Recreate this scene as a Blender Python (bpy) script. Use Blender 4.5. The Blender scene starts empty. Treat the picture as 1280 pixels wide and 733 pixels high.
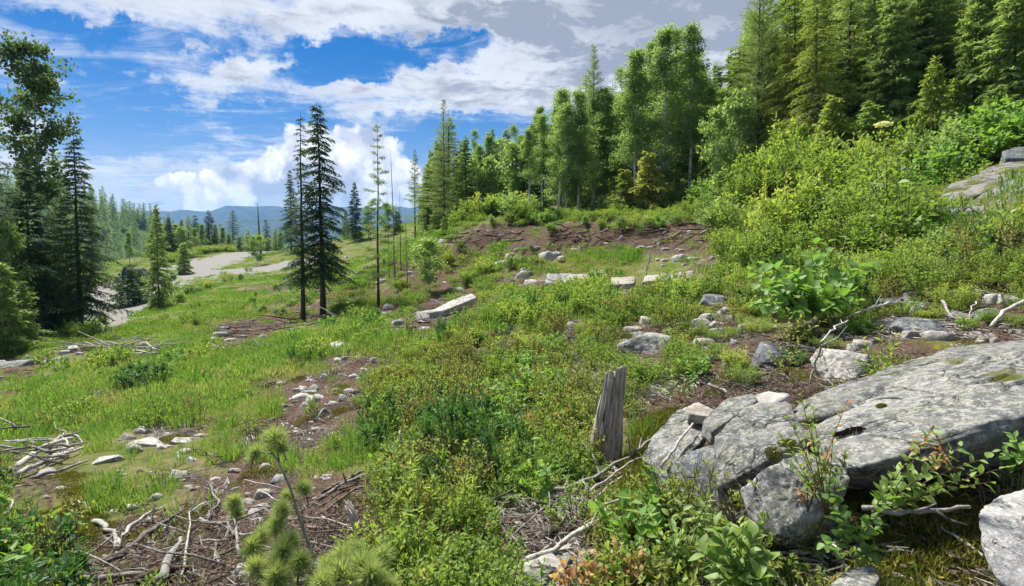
import bpy, bmesh, math, random
import numpy as np
from mathutils import Vector, Matrix
R = math.radians
rng = np.random.default_rng(7)
random.seed(7)
scene = bpy.context.scene
col = scene.collection

# ------------------------------------------------------------------ camera
FPX = 698.0
PITCH = math.atan(83.5 / FPX)
EYE = 1.6
cam_d = bpy.data.cameras.new('camera')
cam = bpy.data.objects.new('camera', cam_d); col.objects.link(cam)
cam.location = (0, 0, EYE); cam.rotation_euler = (math.pi/2 - PITCH, 0, 0)
cam_d.sensor_fit = 'HORIZONTAL'; cam_d.sensor_width = 36; cam_d.lens = 36 * FPX / 1280
cam_d.clip_start = 0.05; cam_d.clip_end = 60000
scene.camera = cam
SP, CP = math.sin(PITCH), math.cos(PITCH)
def ray(px, py):
    u = (px - 640) / FPX; v = (366.5 - py) / FPX
    return np.array([u, CP + v*SP, -SP + v*CP])
def at(px, py, Y, dz=0.0):
    d = ray(px, py); t = Y / d[1]
    return np.array([d[0]*t, Y, EYE + d[2]*t + dz])
def proj(P):
    P = np.asarray(P, float); x = P[..., 0]; y = P[..., 1]; z = P[..., 2] - EYE
    dep = y*CP - z*SP; up = y*SP + z*CP
    dep = np.maximum(dep, 1e-3)
    return 640 + FPX*x/dep, 366.5 - FPX*up/dep

# ------------------------------------------------------------------ light and sky
SUN_EL, SUN_AZ = 56.0, -38.0      # azimuth from +Y, clockwise positive
sd = bpy.data.lights.new('sun', 'SUN'); sun = bpy.data.objects.new('sun', sd); col.objects.link(sun)
sd.energy = 4.0; sd.angle = R(12.0); sd.color = (1.0, 0.95, 0.87)
sun.rotation_euler = (R(90 - SUN_EL), 0, R(180 - SUN_AZ))
scene.view_settings.view_transform = 'Standard'; scene.view_settings.look = 'None'
scene.view_settings.exposure = 1.38; scene.view_settings.gamma = 1
world = bpy.data.worlds.new("World"); scene.world = world; world.use_nodes = True

class NT:
    def __init__(s, tree): s.t = tree; s.n = tree.nodes; s.l = tree.links
    def node(s, kind, **kw):
        n = s.n.new(kind)
        for k, v in kw.items():
            setattr(n, k, v)
        return n
    def put(s, sock, val):
        if isinstance(val, bpy.types.NodeSocket): s.l.new(val, sock)
        elif val is not None: sock.default_value = val
    def math(s, op, a, b=None, c=None, clamp=False):
        n = s.node('ShaderNodeMath', operation=op, use_clamp=clamp)
        for i, x in enumerate((a, b, c)):
            if x is not None: s.put(n.inputs[i], x)
        return n.outputs[0]
    def vmath(s, op, a, b=None):
        n = s.node('ShaderNodeVectorMath', operation=op)
        s.put(n.inputs[0], a)
        if b is not None: s.put(n.inputs[1], b)
        return n.outputs['Value'] if op in ('DOT_PRODUCT', 'LENGTH', 'DISTANCE') else n.outputs[0]
    def ss(s, x, lo, hi, a=0.0, b=1.0):
        n = s.node('ShaderNodeMapRange', interpolation_type='SMOOTHSTEP')
        s.put(n.inputs[0], x)
        for i, v in enumerate((lo, hi, a, b)): s.put(n.inputs[i+1], v)
        return n.outputs[0]
    def mix(s, f, a, b, mode='MIX'):
        n = s.node('ShaderNodeMix', data_type='RGBA', blend_type=mode)
        s.put(n.inputs[0], f); s.put(n.inputs[6], a if not isinstance(a, tuple) else (*a[:3], 1)); s.put(n.inputs[7], b if not isinstance(b, tuple) else (*b[:3], 1))
        return n.outputs[2]
    def noise(s, vec, scale, detail=4, rough=.55, dist=0, dim='3D'):
        n = s.node('ShaderNodeTexNoise', noise_dimensions=dim)
        if vec is not None: s.l.new(vec, n.inputs['Vector'])
        n.inputs['Scale'].default_value = scale; n.inputs['Detail'].default_value = detail
        n.inputs['Roughness'].default_value = rough; n.inputs['Distortion'].default_value = dist
        return n.outputs['Fac']
    def vor(s, vec, scale, feat='F1', smooth=None):
        n = s.node('ShaderNodeTexVoronoi', feature=feat)
        if vec is not None: s.l.new(vec, n.inputs['Vector'])
        n.inputs['Scale'].default_value = scale
        if smooth is not None: n.inputs['Smoothness'].default_value = smooth
        return n
    def ramp(s, f, stops):
        n = s.node('ShaderNodeValToRGB'); e = n.color_ramp.elements
        while len(e) < len(stops): e.new(0.5)
        for el, (p, c) in zip(e, stops): el.position = p; el.color = (*c[:3], 1)
        s.put(n.inputs[0], f); return n.outputs[0]

def build_sky():
    t = NT(world.node_tree); t.n.clear()
    out = t.node('ShaderNodeOutputWorld'); bg = t.node('ShaderNodeBackground')
    t.l.new(bg.outputs[0], out.inputs[0]); bg.inputs[1].default_value = 0.1
    sky = t.node('ShaderNodeTexSky', sky_type='NISHITA'); sky.sun_disc = False
    sky.sun_elevation = R(SUN_EL); sky.sun_rotation = R(SUN_AZ)
    sky.air_density = 1.0; sky.dust_density = 0.2; sky.ozone_density = 3.0; sky.altitude = 800
    tc = t.node('ShaderNodeTexCoord'); d = tc.outputs['Generated']
    sx = t.node('ShaderNodeSeparateXYZ'); t.l.new(d, sx.inputs[0]); X, Y, Z = sx.outputs
    Yp = t.math('MAXIMUM', Y, 0.05)
    u = t.math('DIVIDE', X, Yp); v = t.math('DIVIDE', Z, Yp)
    front = t.ss(Y, 0.02, 0.3)
    cb = t.node('ShaderNodeCombineXYZ'); t.l.new(u, cb.inputs[0]); t.l.new(v, cb.inputs[1]); g = cb.outputs[0]
    # plane at cloud height: perspective of a flat layer
    zz = t.math('MAXIMUM', t.math('ADD', Z, 0.10), 0.02)
    pl = t.node('ShaderNodeCombineXYZ'); t.put(pl.inputs[0], t.math('DIVIDE', X, zz)); t.put(pl.inputs[1], t.math('DIVIDE', Y, zz)); P = pl.outputs[0]
    w1 = t.noise(P, 1.5, 7, .62, .25)
    w2 = t.noise(P, 4.6, 6, .68, .6)
    # warp for the outlines of the single clouds
    nz = t.node('ShaderNodeTexNoise'); t.l.new(g, nz.inputs['Vector']); nz.inputs['Scale'].default_value = 7; nz.inputs['Detail'].default_value = 5; nz.inputs['Roughness'].default_value = .68
    wv = t.vmath('SUBTRACT', nz.outputs['Color'], (.5, .5, .5)); wv = t.vmath('MULTIPLY', wv, (.34, .16, 0)); gw = t.vmath('ADD', g, wv); gh = t.vmath('ADD', g, t.vmath('MULTIPLY', wv, (.4, .5, 0)))
    def blob(px, py, rx, ry, amp, rot=0, gw=gw):
        r = ray(px, py); c = (r[0]/r[1], r[2]/r[1], 0)
        e = t.vmath('SUBTRACT', gw, c)
        if rot:
            vr = t.node('ShaderNodeVectorRotate', rotation_type='Z_AXIS'); t.l.new(e, vr.inputs['Vector']); vr.inputs['Angle'].default_value = R(rot); e = vr.outputs[0]
        e = t.vmath('MULTIPLY', e, (FPX/rx, FPX/ry, 1))
        return t.ss(t.vmath('LENGTH', e), 1.35, 0.25, 0, amp)
    def total(bl, gw=gw):
        s_ = None
        for b in bl:
            o = blob(*b, *([0] if len(b) < 6 else []), gw); s_ = o if s_ is None else t.math('ADD', s_, o)
        return s_
    pos = [(360, -8, 300, 42, .42), (30, 2, 110, 22, .28), (470, 22, 120, 24, .3), (240, 110, 95, 28, .34, -28), (195, 78, 60, 20, .2, -20), (335, 78, 75, 26, .36), (470, 128, 150, 32, .42),
           (625, 108, 150, 34, .45), (760, 40, 200, 80, .6), (640, 35, 90, 40, .35), (40, 80, 90, 42, .22), (265, 165, 80, 18, .22), (120, 235, 210, 45, .34), (310, 205, 90, 20, .3), (1000, 20, 300, 120, .4), (25, 165, 70, 50, .25)]
    neg = [(110, 34, 70, 18, -.42), (290, 60, 50, 14, -.3), (150, 145, 85, 40, -.3), (450, 62, 110, 18, -.42), (420, 95, 60, 16, -.35), (240, 165, 60, 12, -.15), (545, 178, 80, 30, -.45), (330, 140, 70, 22, -.3), (570, 60, 60, 22, -.3)]
    cov = t.math('ADD', total(pos), total(neg))
    cov = t.math('ADD', t.math('MULTIPLY', t.math('MULTIPLY', cov, .72), front), t.math('SUBTRACT', .12, t.math('MULTIPLY', front, .12)))
    fld = t.math('ADD', t.math('MULTIPLY', w1, 1.0), t.math('MULTIPLY', w2, .55))
    fld = t.math('ADD', t.math('SUBTRACT', fld, .26), cov)
    lay = t.ss(fld, .52, .84); wsp = t.noise(t.vmath('MULTIPLY', P, (1.0, 1.7, 1)), 1.6, 6, .7, .8); lay = t.math('MAXIMUM', lay, t.math('MULTIPLY', t.ss(wsp, .44, .70), t.ss(fld, .22, .60, 0, .62)))
    # white heaped clouds low over the valley
    bil = t.vor(gh, 16, 'SMOOTH_F1', .25).outputs['Distance']
    bil2 = t.vor(gh, 40, 'SMOOTH_F1', .3).outputs['Distance']
    heap = total([(405, 215, 75, 58, 1.0), (370, 168, 30, 20, .7), (265, 240, 85, 27, .85), (340, 210, 62, 24, .85), (475, 228, 60, 62, 1.0), (455, 180, 40, 24, .7), (180, 262, 60, 14, .6), (520, 250, 60, 42, .9), (215, 222, 22, 12, .5), (560, 262, 60, 30, .8), (300, 262, 60, 20, .8), (60, 262, 80, 16, .5)], gh)
    hf = t.math('SUBTRACT', heap, t.math('MULTIPLY', bil, .75)); hf = t.math('SUBTRACT', hf, t.math('MULTIPLY', bil2, .35))
    hm = t.math('MULTIPLY', t.ss(hf, -.05, .26), front)
    # tones
    dark = total([(760, 35, 190, 60, .75), (345, 222, 60, 24, .9), (335, 20, 80, 14, .4), (600, 30, 120, 22, .6), (470, 170, 90, 9, .3), (430, 245, 60, 22, .5), (900, 0, 200, 60, .8)])
    dark = t.math('MULTIPLY', dark, front)
    thick = t.ss(fld, .62, 1.1)
    tex = t.noise(P, 2.1, 5, .6, .3)
    sh = t.math('ADD', t.math('MULTIPLY', dark, .55), t.math('MULTIPLY', t.ss(t.math('ADD', t.math('MULTIPLY', tex, .6), t.math('MULTIPLY', w2, .4)), .43, .57), t.math('ADD', t.math('MULTIPLY', thick, .9), t.math('MULTIPLY', dark, .35))), clamp=True)
    cl = t.mix(sh, (3.5, 3.62, 3.9), (1.5, 1.66, 2.0))
    hs = t.math('ADD', t.math('MULTIPLY', dark, .8), t.math('ADD', t.ss(bil, .15, .6, 0, .45), t.ss(bil2, .2, .7, 0, .3)), clamp=True)
    hl = t.mix(hs, (5.6, 5.55, 5.5), (2.0, 2.2, 2.9))
    hsv = t.node('ShaderNodeHueSaturation'); hsv.inputs['Saturation'].default_value = 1.5; hsv.inputs['Value'].default_value = .36
    t.l.new(sky.outputs[0], hsv.inputs['Color'])
    blue = t.mix(1.0, hsv.outputs[0], (1.12, .88, 1.0), 'MULTIPLY'); c = t.mix(t.math('MULTIPLY', lay, .95), blue, cl)
    c = t.mix(hm, c, hl)
    t.l.new(c, bg.inputs[0])
build_sky()
world.cycles.sampling_method = 'NONE'

# ------------------------------------------------------------------ numeric helpers
def _hash(ix, iy, iz):
    h = (ix * 374761393 + iy * 668265263 + iz * 2147483647 * 0 + iz * 1274126177) & 0xFFFFFFFF
    h = ((h ^ (h >> 13)) * 1274126177) & 0xFFFFFFFF
    return ((h ^ (h >> 16)) & 0xFFFF) / 65535.0
def vnoise(p):
    p = np.asarray(p, float); i = np.floor(p).astype(np.int64); f = p - i; f = f*f*(3-2*f); o = 0
    for dx in (0, 1):
        for dy in (0, 1):
            for dz in (0, 1):
                w = (f[:, 0] if dx else 1-f[:, 0])*(f[:, 1] if dy else 1-f[:, 1])*(f[:, 2] if dz else 1-f[:, 2])
                o = o + w*_hash(i[:, 0]+dx, i[:, 1]+dy, i[:, 2]+dz)
    return o
def fbm(p, octv=4, gain=.5):
    a, s, n = 1.0, 0, 0; p = np.asarray(p, float).copy()
    for k in range(octv):
        s = s + a*(vnoise(p)-.5); n += a; a *= gain; p = p*2.03 + 17.3
    return s/n*2
def n2(x, y, sc, octv=3, off=0):
    x = np.atleast_1d(np.asarray(x, float)); y = np.atleast_1d(np.asarray(y, float))
    return fbm(np.stack([x.ravel()*sc+off, y.ravel()*sc-off, np.full(x.size, off*1.7)], 1), octv).reshape(x.shape)
def nrm(v): return v / np.maximum(np.linalg.norm(v, axis=-1, keepdims=True), 1e-9)

# ------------------------------------------------------------------ terrain
CTRL = [(640,733,2.2),(400,733,2.4),(200,733,2.7),(0,733,3.0),(900,733,1.9),(1100,733,1.8),(1280,733,1.7),
 (0,600,5.2),(200,600,4.8),(400,600,4.1),(640,600,3.3),(760,577,3.5),(900,615,2.6),(1100,640,2.15),(1280,640,2.0),
 (0,500,11),(200,500,9.5),(400,500,7.5),(550,500,6),(700,500,5),(850,510,4.2),(1000,510,3.7),(1280,475,3.3),
 (0,440,24),(100,432,27),(200,440,18),(380,404,28),(473,385,26),(300,440,15),(400,440,11.5),(500,440,9),(640,440,7.5),(800,440,6.3),(950,445,5),(1100,445,4.3),(1280,415,4.3),
 (200,395,33),(300,400,26),(550,390,15),(640,380,13),(760,362,11.5),(860,352,11),(950,390,7),(1100,385,6),(1280,355,5.2),
 (700,314,24.8),(850,320,20),(600,310,29.8),(760,314,23),(600,285,31),(700,282,26.2),(770,283,24.5),(840,285,23.5),(890,258,26),(680,280,31),(750,278,30),(815,275,29),(850,268,31),(900,325,16),
 (600,279,38),(740,272,40),(850,252,39),(1000,215,30),(1150,200,22),(1280,185,20),(1280,150,40),(1100,165,42),
 (1180,280,9),(1280,235,11),(1280,280,7.5),(1000,335,9),(1130,335,8),(1280,305,6.2),(950,300,14),
 (140,372,53),(185,352,63),(235,335,79),(290,322,100),(345,314,115),(100,395,42),(330,330,78),(300,360,50),(450,330,55),(520,302,60),(400,350,45),
 (450,292,90),(520,287,75),(420,303,88),(540,284,60),(230,318,118),(60,400,45),(0,420,40)]
WORLD = [(-3,-3,-.4),(0,-4,.35),(4,-3,1.0),(-10,-5,-1.4),(10,-5,2.2),(-25,0,-4),(20,5,4.5),(-45,20,-6),(35,25,9),(60,50,17),(50,100,16),(10,90,6),(20,140,6),(-20,150,-7),(-80,150,-14),(-120,110,-14),(-80,60,-8.5),(-120,30,-10),(100,150,24),(120,60,32),(60,-40,14),(-60,-50,-10),(0,-50,2),(-100,-20,-12)]
cp = np.array([at(*c) for c in CTRL] + [np.array(w, float) for w in WORLD])
def _phi(r2): return 0.5*r2*np.log(r2+1e-9)
def _fit():
    X = cp[:, :2]; n = len(X); A = np.zeros((n+3, n+3)); d2 = ((X[:, None]-X[None])**2).sum(-1)
    A[:n, :n] = _phi(d2) + np.eye(n)*0.02; A[:n, n] = 1; A[:n, n+1:] = X; A[n, :n] = 1; A[n+1:, :n] = X.T
    return np.linalg.solve(A, np.concatenate([cp[:, 2], [0, 0, 0]]))
_W = _fit()
def base_h(x, y):
    x = np.asarray(x, float).ravel(); y = np.asarray(y, float).ravel()
    r = np.hypot(x, y); k = np.minimum(1, 165/np.maximum(r, 1e-6)); xs, ys = x*k, y*k
    out = np.empty_like(x); X = cp[:, :2]
    for s in range(0, len(x), 20000):
        e = slice(s, s+20000); d2 = (xs[e, None]-X[:, 0])**2 + (ys[e, None]-X[:, 1])**2
        out[e] = _phi(d2) @ _W[:len(X)] + _W[len(X)] + _W[len(X)+1]*xs[e] + _W[len(X)+2]*ys[e]
    rise = np.clip((x/np.maximum(r, 1)+.05)*1.3, -1, 1)
    beyond = np.maximum(r-150, 0)
    out = np.where(rise < .35, out - 330*(1-np.exp(-(beyond*.35)/330))*np.clip(.35-rise, 0, .5)*2, out + np.minimum(beyond, 900)*.10*np.clip(rise-.35, 0, 1))
    return out
RD = np.array([at(*c)[:2] for c in [(0,440,29),(100,395,42),(140,372,53),(185,352,63),(235,335,79),(290,322,100),(345,313.5,118)]] + [(-30, 165)])
def road_d(x, y):
    x = np.asarray(x, float).ravel(); y = np.asarray(y, float).ravel(); best = np.full(x.shape, 1e9); al = np.zeros_like(x); acc = 0
    for a, b in zip(RD[:-1], RD[1:]):
        ab = b-a; L = np.hypot(*ab); t = np.clip(((x-a[0])*ab[0]+(y-a[1])*ab[1])/L**2, 0, 1)
        d = np.hypot(x-a[0]-ab[0]*t, y-a[1]-ab[1]*t); m = d < best; best = np.where(m, d, best); al = np.where(m, acc+t*L, al); acc += L
    return best, al
def H(x, y):
    x = np.asarray(x, float); shp = x.shape; x = x.ravel(); y = np.asarray(y, float).ravel()
    r = np.hypot(x, y); z = base_h(x, y)
    rd, _ = road_d(x, y); off = np.clip((rd-4)/4, 0, 1)
    z = z + off*(n2(x, y, .9, 3, 3.1)*.07*np.clip(r/4, .3, 1) + n2(x, y, .22, 2, 9.2)*.22*np.clip((r-5)/20, 0, 1)) + n2(x, y, 4.5, 3, 5.5)*.035*off
    return z.reshape(shp)
def h1(x, y): return float(H(np.array([x]), np.array([y]))[0])
def hit(px, py, ymax=160):
    d = ray(px, py); Ys = np.exp(np.linspace(math.log(.8), math.log(ymax), 260)); t = Ys/d[1]
    x = d[0]*t; z = EYE + d[2]*t; g = H(x, Ys); s = np.where(z < g)[0]
    if len(s) == 0:
        k = int(np.argmin(z-g)); return np.array([x[k], Ys[k], g[k]])
    k = max(int(s[0]), 1); a, b = Ys[k-1], Ys[k]
    for _ in range(3):
        ys = np.linspace(a, b, 9); tt = ys/d[1]; below = EYE+d[2]*tt < H(d[0]*tt, ys)
        j = int(np.argmax(below)) if below.any() else 8
        j = max(j, 1); a, b = ys[j-1], ys[j]
    Y = (a+b)/2; return np.array([d[0]*Y/d[1], Y, EYE+d[2]*Y/d[1]])

PULL = at(335, 334, 70)[:2]
COVER = {7:"ffffggggggggggeeeeeeeebwwwwwwwww",8:"fffggggggggghhhghGGGGGbwwwwwwwww",9:"fffgggggbgghhhhhhhhhhhhwwwwwhhhh",10:"ffdggggbbggghhhhhhhhhhhhwwwhbmhb",
 11:"bggggggdggbbghhhhhhhhhhhhhbhhbmh",12:"bdddgGGGbbbhhhhhhhhhhhhhhhhbbbmb",13:"gggGGbbgbbbshshhhhhgmmhhbbbbbbbb",14:"ggGGGGGGbggshsshhhbbmmmbbbbbbbbb",
 15:"bbmGgGbbbbbbhhhhhbbmmhhbbbbbmmmb",16:"smmbbbbbbbbbhhhhhhmhhhhbbbbmmmmb",17:"ssbbbbbbbbbshhhhbbbhhhhhhbbmmmmb"}
assert all(len(v) == 32 for v in COVER.values())
def cover(x, y, z):
    """what grows at a place (one letter per point)"""
    P = np.stack([x, y, z], 1); px, py = proj(P)
    px = px + n2(x, y, .8, 3, 21)*45 + n2(x/np.maximum(y, 1)*6, np.log(np.maximum(y, .5))*6, 1., 3, 4)*35
    py = py + n2(x/np.maximum(y, 1)*5, np.log(np.maximum(y, .5))*6, 1., 3, 44)*26
    c = np.clip((px/40).astype(int), 0, 31); r = np.clip((py/40).astype(int), 7, 17)
    tab = np.array([list(COVER[k]) for k in range(7, 18)]); out = tab[r-7, c]
    far = y > 26; right = (px > 560)
    out = np.where((py < 286) & right & (x > -6) & (px < 905), 'f', out)
    out = np.where((py < 287+8*n2(x, y, .5, 2, 8)) & (out == 'e'), 'f', out)
    out = np.where((py < 330) & (py > 205) & (px > 900) & (y < 24), 'w', out)
    out = np.where((y > 31) & (x > -4) & right, 'f', out)
    out = np.where((y > 45) & (px < 520) & (out == 'e'), 'g', out)
    out = np.where((y > 24) & (px < 130) , 'f', out)
    rnd = n2(x, y, 1.1, 2, 71)
    blot = n2(x, y, .38, 3, 91)+n2(x, y, 1.7, 2, 51)*.5
    out = np.where((out == 'g') & (blot > .30), 'd', out); out = np.where((out == 'g') & (blot < -.42), 'b', out)
    out = np.where((y < 1.3), np.where(rnd > 0, 'h', 'b'), out)
    rd, al = road_d(x, y); out = np.where(rd < 5.6, 'r', out)
    mq = (((px-862)/46)**2+((py-250)/20)**2 < 1) & (y > 18); out = np.where(mq, 'm', out)
    pm = PULL; out = np.where((((x-pm[0])/8)**2+((y-pm[1])/6)**2 < 1), 'r', out)
    return out

# ------------------------------------------------------------------ mesh helpers
class MB:
    def __init__(s): s.v = []; s.f3 = []; s.f4 = []; s.t = []; s.m3 = []; s.m4 = []; s.n = 0
    def add(s, v, f3=None, f4=None, tint=.5, mat=0):
        v = np.asarray(v, float).reshape(-1, 3); s.v.append(v); s.t.append(np.broadcast_to(np.asarray(tint, float), (len(v),)).copy())
        if f3 is not None and len(f3): f3 = np.asarray(f3, np.int64).reshape(-1, 3); s.f3.append(f3+s.n); s.m3.append(np.full(len(f3), mat))
        if f4 is not None and len(f4): f4 = np.asarray(f4, np.int64).reshape(-1, 4); s.f4.append(f4+s.n); s.m4.append(np.full(len(f4), mat))
        s.n += len(v)
    def mesh(s, name, mats, smooth=False):
        v = np.concatenate(s.v); t = np.concatenate(s.t)
        f3 = np.concatenate(s.f3) if s.f3 else np.zeros((0, 3), int); f4 = np.concatenate(s.f4) if s.f4 else np.zeros((0, 4), int)
        mi = np.concatenate([np.concatenate(s.m3) if s.m3 else np.zeros(0, int), np.concatenate(s.m4) if s.m4 else np.zeros(0, int)])
        me = bpy.data.meshes.new(name); me.vertices.add(len(v)); me.vertices.foreach_set('co', v.ravel().astype(np.float32))
        me.loops.add(f3.size+f4.size); me.loops.foreach_set('vertex_index', np.concatenate([f3.ravel(), f4.ravel()]).astype(np.int32))
        me.polygons.add(len(f3)+len(f4)); st = np.concatenate([np.arange(len(f3))*3, len(f3)*3+np.arange(len(f4))*4])
        me.polygons.foreach_set('loop_start', st.astype(np.int32))
        me.polygons.foreach_set('material_index', mi.astype(np.int32))
        me.polygons.foreach_set('use_smooth', np.full(len(mi), smooth))
        a = me.attributes.new('tint', 'FLOAT', 'POINT'); a.data.foreach_set('value', t.astype(np.float32))
        for m in (mats if isinstance(mats, (list, tuple)) else [mats]): me.materials.append(m)
        me.update(calc_edges=True); me.validate(); return me
def obj(name, me, parent=None, loc=None, rot=None, scale=None):
    o = bpy.data.objects.new(name, me); col.objects.link(o)
    if parent is not None: o.parent = parent
    if loc is not None: o.location = [float(a) for a in loc]
    if rot is not None: o.rotation_euler = rot
    if scale is not None: o.scale = (scale,)*3 if np.isscalar(scale) else scale
    return o
def tag(o, label=None, cat=None, group=None, kind=None):
    if label: o['label'] = label
    if cat: o['category'] = cat
    if group: o['group'] = group
    if kind: o['kind'] = kind
    return o
def tube(pts, rad, n=6, tint=.5, mb=None, mat=0, cap=True):
    pts = np.asarray(pts, float); rad = np.broadcast_to(np.asarray(rad, float), (len(pts),)); tg = nrm(np.gradient(pts, axis=0))
    ref = np.where(np.abs(tg[:, 2:3]) > .9, np.array([[1., 0, 0]]), np.array([[0, 0, 1.]])); a = nrm(np.cross(tg, ref))
    for i in range(1, len(a)):
        if np.dot(a[i], a[i-1]) < 0: a[i] = -a[i]
    b = np.cross(tg, a); an = np.arange(n)*2*math.pi/n
    ring = pts[:, None] + rad[:, None, None]*(np.cos(an)[None, :, None]*a[:, None]+np.sin(an)[None, :, None]*b[:, None])
    v = ring.reshape(-1, 3); k = len(pts); i = np.arange(k-1)[:, None]*n; j = np.arange(n)[None]; j2 = (j+1) % n
    f4 = np.stack([i+j, i+j2, i+n+j2, i+n+j], -1).reshape(-1, 4)
    f3 = []
    if cap:
        v = np.concatenate([v, pts[:1], pts[-1:]]); c0, c1 = k*n, k*n+1
        f3 = [(c0, (q+1) % n, q) for q in range(n)] + [(c1, (k-1)*n+q, (k-1)*n+(q+1) % n) for q in range(n)]
    mb.add(v, f3, f4, tint, mat)
def leaves(mb, pos, d, up, L, W, tint=.5, fold=.12, mat=0, bend=.0):
    pos = np.asarray(pos); N = len(pos); d = nrm(d); r = nrm(np.cross(d, up)); n = np.cross(r, d)
    L = np.broadcast_to(np.asarray(L, float), (N,))[:, None]; W = np.broadcast_to(np.asarray(W, float), (N,))[:, None]
    v0 = pos; v1 = pos+d*L*.42-r*W*.5+n*W*fold; v2 = pos+d*L-n*L*bend; v3 = pos+d*L*.42+r*W*.5+n*W*fold
    v = np.stack([v0, v1, v2, v3], 1).reshape(-1, 3); i = np.arange(N)[:, None]*4
    f3 = np.concatenate([i+[0, 2, 1], i+[0, 3, 2]]); mb.add(v, f3, None, np.repeat(np.broadcast_to(tint, (N,)), 4), mat)
def blades(mb, pos, d, side, L, W, droop, tint=.5, mat=0):
    N = len(pos); d = nrm(d); r = nrm(side); L = np.asarray(L)[:, None]; W = np.asarray(W)[:, None]; dr = np.asarray(droop)[:, None]
    out = d*[1, 1, 0]; m = pos+d*L*.55+out*L*.08*dr; e = pos+d*L*.85+out*L*.55*dr-np.array([0, 0, 1])*L*.35*dr
    v = np.stack([pos-r*W/2, pos+r*W/2, m-r*W*.42, m+r*W*.42, e], 1).reshape(-1, 3); i = np.arange(N)[:, None]*5
    mb.add(v, i+[2, 3, 4], i+[0, 1, 3, 2], np.repeat(np.broadcast_to(tint, (N,)), 5), mat)

# ------------------------------------------------------------------ materials
def mat_new(name):
    m = bpy.data.materials.new(name); m.use_nodes = True; t = NT(m.node_tree); t.n.clear()
    out = t.node('ShaderNodeOutputMaterial'); return m, t, out
def leaf_mat(name, a, b, c=None, trans=.4, gloss=.06, wavy=1.2, vary=.5):
    """a dark, b light, c young or reddish tint"""
    def soft(q, k=1.0):
        l = .3*q[0]+.6*q[1]+.1*q[2]; return tuple(k*(x*.84+l*.16) for x in q)
    a, b, c = soft(a, 1.18), soft(b), (soft(c) if c else None)
    m, t, out = mat_new(name)
    at_ = t.node('ShaderNodeAttribute', attribute_name='tint'); oi = t.node('ShaderNodeObjectInfo'); geo = t.node('ShaderNodeNewGeometry')
    ns = t.noise(geo.outputs['Position'], wavy, 2, .5)
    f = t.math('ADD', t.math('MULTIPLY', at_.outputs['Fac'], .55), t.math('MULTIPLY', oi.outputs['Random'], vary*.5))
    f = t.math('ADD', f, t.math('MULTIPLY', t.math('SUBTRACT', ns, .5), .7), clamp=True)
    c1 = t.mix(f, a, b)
    if c is not None: c1 = t.mix(t.ss(f, .62, .95), c1, c)
    df = t.node('ShaderNodeBsdfDiffuse'); tr = t.node('ShaderNodeBsdfTranslucent'); gl = t.node('ShaderNodeBsdfGlossy')
    t.l.new(c1, df.inputs[0]); t.l.new(t.mix(.55, c1, (1.0, 1.25, .35), 'MULTIPLY'), tr.inputs[0])
    t.l.new(t.mix(1.0, c1, (1.7, 1.7, .9), 'MULTIPLY'), tr.inputs[0])
    gl.inputs['Roughness'].default_value = .6; gl.inputs[0].default_value = (.8, .85, .8, 1)
    m1 = t.node('ShaderNodeMixShader'); m1.inputs[0].default_value = trans; t.l.new(df.outputs[0], m1.inputs[1]); t.l.new(tr.outputs[0], m1.inputs[2])
    m2 = t.node('ShaderNodeMixShader'); m2.inputs[0].default_value = gloss*.45; t.l.new(m1.outputs[0], m2.inputs[1]); t.l.new(gl.outputs[0], m2.inputs[2])
    t.l.new(m2.outputs[0], out.inputs[0]); return m
def bsdf(t, out, c, rough=.8, bump=None, bs=.5, bd=.02, spec=.3):
    p = t.node('ShaderNodeBsdfPrincipled'); t.put(p.inputs['Base Color'], c if not isinstance(c, tuple) else (*c, 1)); t.put(p.inputs['Roughness'], rough); p.inputs['Specular IOR Level'].default_value = spec
    if bump is not None:
        b = t.node('ShaderNodeBump'); b.inputs['Strength'].default_value = bs; b.inputs['Distance'].default_value = bd; t.l.new(bump, b.inputs['Height']); t.l.new(b.outputs[0], p.inputs['Normal'])
    t.l.new(p.outputs[0], out.inputs[0]); return p
def bark_mat(name, a, b, sc=(18, 18, 4), band=False):
    m, t, out = mat_new(name); tc = t.node('ShaderNodeTexCoord'); g = t.vmath('MULTIPLY', tc.outputs['Object'], sc)
    n = t.noise(g, 1, 5, .65); oi = t.node('ShaderNodeObjectInfo'); c = t.mix(t.ss(n, .3, .7), a, b)
    if band:
        n3 = t.noise(t.vmath('MULTIPLY', tc.outputs['Object'], (3, 3, 14)), 1, 3, .6); c = t.mix(t.ss(n3, .56, .66), c, (.05, .045, .04))
    bsdf(t, out, c, .9, n, .6, .02, .15); return m
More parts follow.
